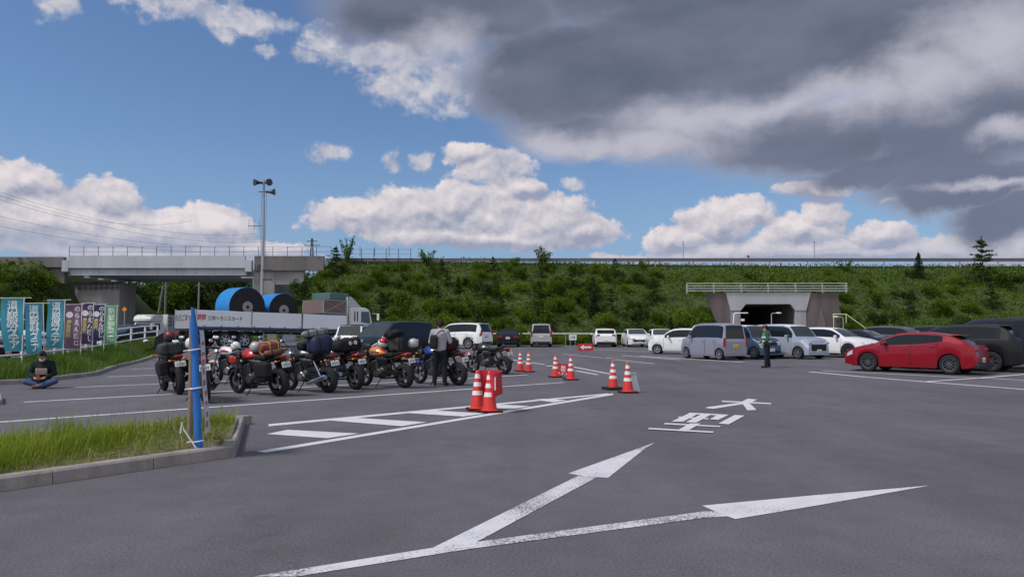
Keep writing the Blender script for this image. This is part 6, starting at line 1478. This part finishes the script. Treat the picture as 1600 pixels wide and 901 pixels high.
def hand(wr, dirv, palm_n, s=1.0, curl=.5, side=1):
    """palm and five bent fingers as chains; wr wrist, dirv towards the fingertips, palm_n out of the palm"""
    d = Vector(dirv).normalized(); n = Vector(palm_n); n = (n - d * n.dot(d)).normalized(); a = d.cross(n) * side; wr = Vector(wr); ch = []
    ch.append([(wr, .026), (wr + d * .045, .030), (wr + d * .075, .027)]); ch.append([(wr + d * .03 + a * .024, .018), (wr + d * .08 + a * .028, .016)]); ch.append([(wr + d * .03 - a * .024, .018), (wr + d * .08 - a * .028, .015)])
    for k, L in enumerate((.068, .078, .072, .055)):
        q0 = wr + d * .082 + a * (.030 - .020 * k); q1 = q0 + (d + n * .25 * curl) * L * .45; q2 = q1 + (d * (1 - curl) + n * .9 * curl).normalized() * L * .32; q3 = q2 + (d * (.6 - curl) + n * curl).normalized() * L * .25
        ch.append([(q0, .0105), (q1, .010), (q2, .009), (q3, .0078)])
    q0 = wr + d * .025 + a * .03; q1 = q0 + (d * .6 + a * .8).normalized() * .045; q2 = q1 + (d + n * .4).normalized() * .035; ch.append([(q0, .015), (q1, .0125), (q2, .0095)])
    return ch
def head_ch(h, f, up=Vector((0, 0, 1))):
    """skull, face, ears; h centre of the head, f facing"""
    f = Vector(f).normalized(); u = (Vector(up) - f * f.dot(Vector(up))).normalized(); l = u.cross(f); h = Vector(h)
    Q = lambda a, b_, c: h + f * a + l * b_ + u * c
    ch = [[(Q(-.015, 0, .03), .088), (Q(.02, 0, .02), .078)], [(Q(.035, 0, -.045), .058), (Q(.055, 0, -.085), .036)], [(Q(.0, .035, -.04), .05)], [(Q(.0, -.035, -.04), .05)],
          [(Q(.088, 0, .015), .012), (Q(.108, 0, -.022), .015)], [(Q(.088, .02, -.058), .009), (Q(.094, 0, -.060), .011), (Q(.088, -.02, -.058), .009)], [(Q(.08, .035, .035), .014), (Q(.085, -.035, .035), .014)]]
    for s in (-1, 1): ch.append([(Q(-.01, s * .082, .012), .015), (Q(-.012, s * .086, -.018), .012)])
    return ch, Q
def eyes(Q, parent):
    for s in (-1, 1): MB().ball(Q(.083, s * .032, .012), .011, 8, 6).obj('eye', M_trim, parent, 60)
def person(lab, p, h, J, top_m, leg_m, shoe_m, hair_m, cat='person', facing=None, headtilt=(1, 0, 0), curl=.5, palm=((0, -1, 0), (0, 1, 0)), handdir=None, jacket=False):
    o = thing('person', lab, cat, p, head(h))
    V3 = {k: Vector(v) for k, v in J.items()}
    hc, Q = head_ch(V3['head'], headtilt)
    ch = list(hc); ch.append([(V3['neck'] - Vector((0, 0, .06)), .055), (V3['neck'], .052), (V3['head'] - Vector((0, 0, .05)), .05)])
    ch.append([(V3['pelvis'], .12), (V3['belly'], .115), (V3['chest'], .135), (V3['chest'] + (V3['neck'] - V3['chest']) * .6, .09)])
    for s in 'LR':
        ch.append([(V3['chest'] + (V3['neck'] - V3['chest']) * .45, .075), (V3['sh' + s], .058), (V3['el' + s], .041), (V3['wr' + s], .027)])
        ch.append([(V3['pelvis'], .11), (V3['hip' + s], .088), (V3['kn' + s], .057), (V3['an' + s], .04), (V3['toe' + s], .032)])
        dv = (V3['wr' + s] - V3['el' + s]) if handdir is None else Vector(handdir['LR'.index(s)])
        ch += hand(V3['wr' + s], dv, palm['LR'.index(s)], curl=curl, side=1 if s == 'L' else -1)
    blob(ch, 'body', SKIN, o, .0075, 2); eyes(Q, o)
    k = .024
    tch = [[(V3['pelvis'] + Vector((0, 0, .02)), .14), (V3['belly'], .145), (V3['chest'], .165), (V3['chest'] + (V3['neck'] - V3['chest']) * .55, .115)]]
    for s in 'LR':
        side = (V3['sh' + s] - V3['chest']); tch.append([(V3['pelvis'] + side * .33 + Vector((0, 0, -.02)), .11), (V3['belly'] + side * .42, .105), (V3['chest'] + side * .45, .12), (V3['sh' + s], .08)])
        tch.append([(V3['neck'] - Vector((0, 0, .06)), .075), (V3['sh' + s], .078), (V3['el' + s], .062), (V3['wr' + s] + (V3['el' + s] - V3['wr' + s]) * .12, .044)])
    top = blob(tch, 'jacket' if jacket else 'shirt', top_m, o, .012, 4)
    lch = [[(V3['pelvis'] - Vector((0, 0, .0)), .135), (V3['pelvis'] - Vector((0, 0, .05)), .13)]]
    for s in 'LR': lch.append([(V3['pelvis'], .12), (V3['hip' + s], .105), (V3['kn' + s], .078), (V3['an' + s] + (V3['kn' + s] - V3['an' + s]) * .1, .062)])
    blob(lch, 'trousers', leg_m, o, .012, 4)
    for s in 'LR':
        d = V3['toe' + s] - V3['an' + s]; blob([[(V3['an' + s] + Vector((0, 0, -.01)), .048), (V3['an' + s] + d * .5 + Vector((0, 0, -.012)), .046), (V3['toe' + s], .040)], [(V3['an' + s] - d.normalized() * .03 + Vector((0, 0, -.035)), .036)]], 'shoe', shoe_m, o, .009, 2)
    if hair_m: blob([[(Q(-.03, 0, .045), .096), (Q(.015, 0, .075), .080)], [(Q(-.055, 0, -.02), .070)], [(Q(-.02, .05, .02), .055)], [(Q(-.02, -.05, .02), .055)]], 'hair', hair_m, o, .009, 1)
    return o, V3, Q
M_hair = mat('black_hair', (.012, .011, .011), .6, 0, .3, 30, .4); M_gshirt = mat('grey_shirt', (.30, .30, .34), .85, 0, .12, 5, .3); M_btr = mat('black_trousers', (.016, .018, .024), .85, 0, .2, 5, .3); M_shoe = mat('dark_shoes', (.025, .022, .022), .6)
p = G(687, 602.5)
J = dict(pelvis=(0, 0, .93), belly=(.01, 0, 1.08), chest=(.0, 0, 1.28), neck=(.02, 0, 1.49), head=(.07, 0, 1.585), shL=(.0, .185, 1.41), elL=(.02, .27, 1.14), wrL=(.24, .21, 1.04), shR=(.0, -.185, 1.41), elR=(.03, -.28, 1.15), wrR=(.25, -.24, 1.03),
         hipL=(0, .10, .88), knL=(.02, .13, .48), anL=(-.01, .14, .085), toeL=(.15, .17, .045), hipR=(0, -.10, .88), knR=(.02, -.13, .48), anR=(-.01, -.14, .085), toeR=(.15, -.17, .045))
o, V3, Q = person('man in grey shirt and black trousers standing with his back turned, sling bag on shoulder', p, 12, J, M_gshirt, M_btr, M_shoe, M_hair, headtilt=(1, 0, -.45))
sb = thing('sling_bag', 'small black sling bag on the back of the standing man', 'bag', at(o, (-.205, .10, .98)), 0); sb.rotation_euler = o.rotation_euler
soft(MB(), (.0, 0, .17), (.11, .20, .36), 15, .05, .5).obj('bag_body', M_bag, sb, 60); MB().tube([(.0, -.06, .34), (.02, -.12, .42), (.07, -.20, .47), (.17, -.25, .46)], .016, 6).obj('strap', M_frm, sb); MB().tube([(.02, .09, .06), (.10, .13, .04), (.2, .14, .1)], .014, 6).obj('strap', M_frm, sb)
# man sitting cross legged on the kerb edge
p = G(66, 606); M_den = mat('blue_denim', (.045, .085, .20), .85, 0, .25, 9, .4); M_jk = mat('black_jacket', (.014, .020, .022), .8, 0, .3, 6, .3)
J = dict(pelvis=(-.05, 0, .16), belly=(-.03, 0, .31), chest=(.0, 0, .50), neck=(.05, 0, .70), head=(.11, 0, .79), shL=(.0, .19, .62), elL=(.06, .27, .36), wrL=(.27, .10, .27), shR=(.0, -.19, .62), elR=(.06, -.28, .36), wrR=(.27, -.12, .27),
         hipL=(.0, .11, .13), knL=(.24, .32, .18), anL=(.36, .02, .08), toeL=(.37, -.12, .055), hipR=(.0, -.11, .13), knR=(.24, -.32, .18), anR=(.26, -.04, .085), toeR=(.25, .12, .06))
o, V3, Q = person('person sitting cross legged by the verge kerb in dark jacket, jeans, mask and cap', p, 160, J, M_jk, M_den, mat('dark_red_shoes', (.10, .02, .02), .6), M_hair, headtilt=(1, 0, -.55), curl=.7, palm=((.2, -.6, .7), (.2, .6, .7)), jacket=True)
M_cap = mat('brown_cap', (.06, .04, .025), .85, 0, .3, 8, .3)
b = MB(); u = (Q(0, 0, 1) - Q(0, 0, 0)); f = Q(1, 0, 0) - Q(0, 0, 0); l = u.cross(f)
b.ball((0, 0, 0), 1, 16, 8, lambda q, n: Q(-.01, 0, .055) + f * (n.x * .108) + l * (n.y * .104) + u * (max(0, n.z) * .085 + min(0, n.z) * .012)); b.ball((0, 0, 0), 1, 16, 6, lambda q, n: Q(.105, 0, .058) + f * (n.x * .085) + l * (n.y * .082) + u * (n.z * .009 - .02 * max(0, n.x))); b.obj('cap', M_cap, o, 60)
b = MB(); b.ball((0, 0, 0), 1, 14, 8, lambda q, n: Q(.062, 0, -.052) + f * (n.x * .055) + l * (n.y * .062) + u * (n.z * .048)); b.obj('face_mask', mat('white_mask', (.68, .68, .70), .8), o, 60)
b = MB(); b.rbox((.165, 0, .42), (.03, .26, .16), .012, 2, Matrix.Rotation(R(12), 3, 'Y')); b.obj('chest_print', mat('beige_print', (.34, .27, .24), .8, 0, .3, 12), o, 50)
ph_ = thing('handheld_phone', 'orange cased phone held in the lap of the sitting person', 'phone', at(o, (.37, -.02, .29)), 0); ph_.rotation_euler = o.rotation_euler
MB().rbox((0, 0, .0), (.15, .078, .012), .005, 2, Matrix.Rotation(R(-35), 3, 'Y')).obj('case', mat('orange_case', (.75, .16, .03), .5), ph_); MB().rbox((-.006, 0, .008), (.14, .07, .003), .002, 1, Matrix.Rotation(R(-35), 3, 'Y')).obj('screen', M_glass, ph_)
# parking attendant
p = G(1199, 574.5)
J = dict(pelvis=(0, 0, .90), belly=(.01, 0, 1.05), chest=(.0, 0, 1.24), neck=(.02, 0, 1.44), head=(.05, 0, 1.53), shL=(.0, .18, 1.36), elL=(-.02, .25, 1.09), wrL=(.14, .20, .95), shR=(.0, -.18, 1.36), elR=(.0, -.24, 1.09), wrR=(.22, -.18, 1.02),
         hipL=(0, .09, .85), knL=(.03, .10, .47), anL=(.06, .10, .085), toeL=(.21, .12, .045), hipR=(0, -.09, .85), knR=(-.02, -.11, .47), anR=(-.08, -.12, .085), toeR=(.07, -.14, .045))
M_vest = mat('green_reflective_vest', (.06, .22, .13), .7, 0, .2, 8)
o, V3, Q = person('parking attendant in green and white safety vest, dark trousers and cap', p, -75, J, mat('dark_green_uniform', (.02, .06, .045), .8, 0, .2, 6), mat('navy_uniform_trousers', (.012, .016, .022), .8), M_shoe, M_hair, headtilt=(1, .1, -.15))
vch = [[(V3['pelvis'] + Vector((0, 0, .10)), .155), (V3['belly'], .160), (V3['chest'], .178), (V3['chest'] + Vector((0, 0, .09)), .13)]]
for s in 'LR': sd_ = V3['sh' + s] - V3['chest']; vch.append([(V3['belly'] + sd_ * .42, .115), (V3['chest'] + sd_ * .45, .13), (V3['sh' + s] - sd_ * .1, .084)])
v_ = blob(vch, 'safety_vest', M_vest, o, .012, 3)
for z, rx, ry in ((1.03, .172, .215), (1.19, .188, .232)): MB().lathe([(1, -.025), (1, .025)], n=28, caps=False).obj('reflective_band', M_band, v_)
for ch_, (z, rx, ry) in zip([c for c in bpy.data.objects if c.parent == v_], ((1.03, .175, .218), (1.19, .192, .236))): ch_.location = (0, 0, z); ch_.scale = (rx, ry, 1)
b = MB(); u = (Q(0, 0, 1) - Q(0, 0, 0)); f = Q(1, 0, 0) - Q(0, 0, 0); l = u.cross(f)
b.ball((0, 0, 0), 1, 16, 8, lambda q, n: Q(-.01, 0, .065) + f * (n.x * .112) + l * (n.y * .108) + u * (max(0, n.z) * .085 + min(0, n.z) * .012)); b.ball((0, 0, 0), 1, 16, 6, lambda q, n: Q(.09, 0, .062) + f * (n.x * .08) + l * (n.y * .085) + u * (n.z * .009 - .02 * max(0, n.x))); b.obj('cap', M_hb, o, 60)
bt = thing('signal_baton', 'short pale signal baton in the hand of the attendant', 'baton', at(o, (.30, -.17, .98)), 0); bt.rotation_euler = o.rotation_euler
MB().tube([(-.05, 0, -.03), (.05, 0, .03)], .014, 8).obj('handle', M_frm, bt); MB().tube([(.05, 0, .03), (.22, 0, .14)], .018, 10).obj('light_tube', mat('baton_white', (.6, .62, .6), .4), bt)
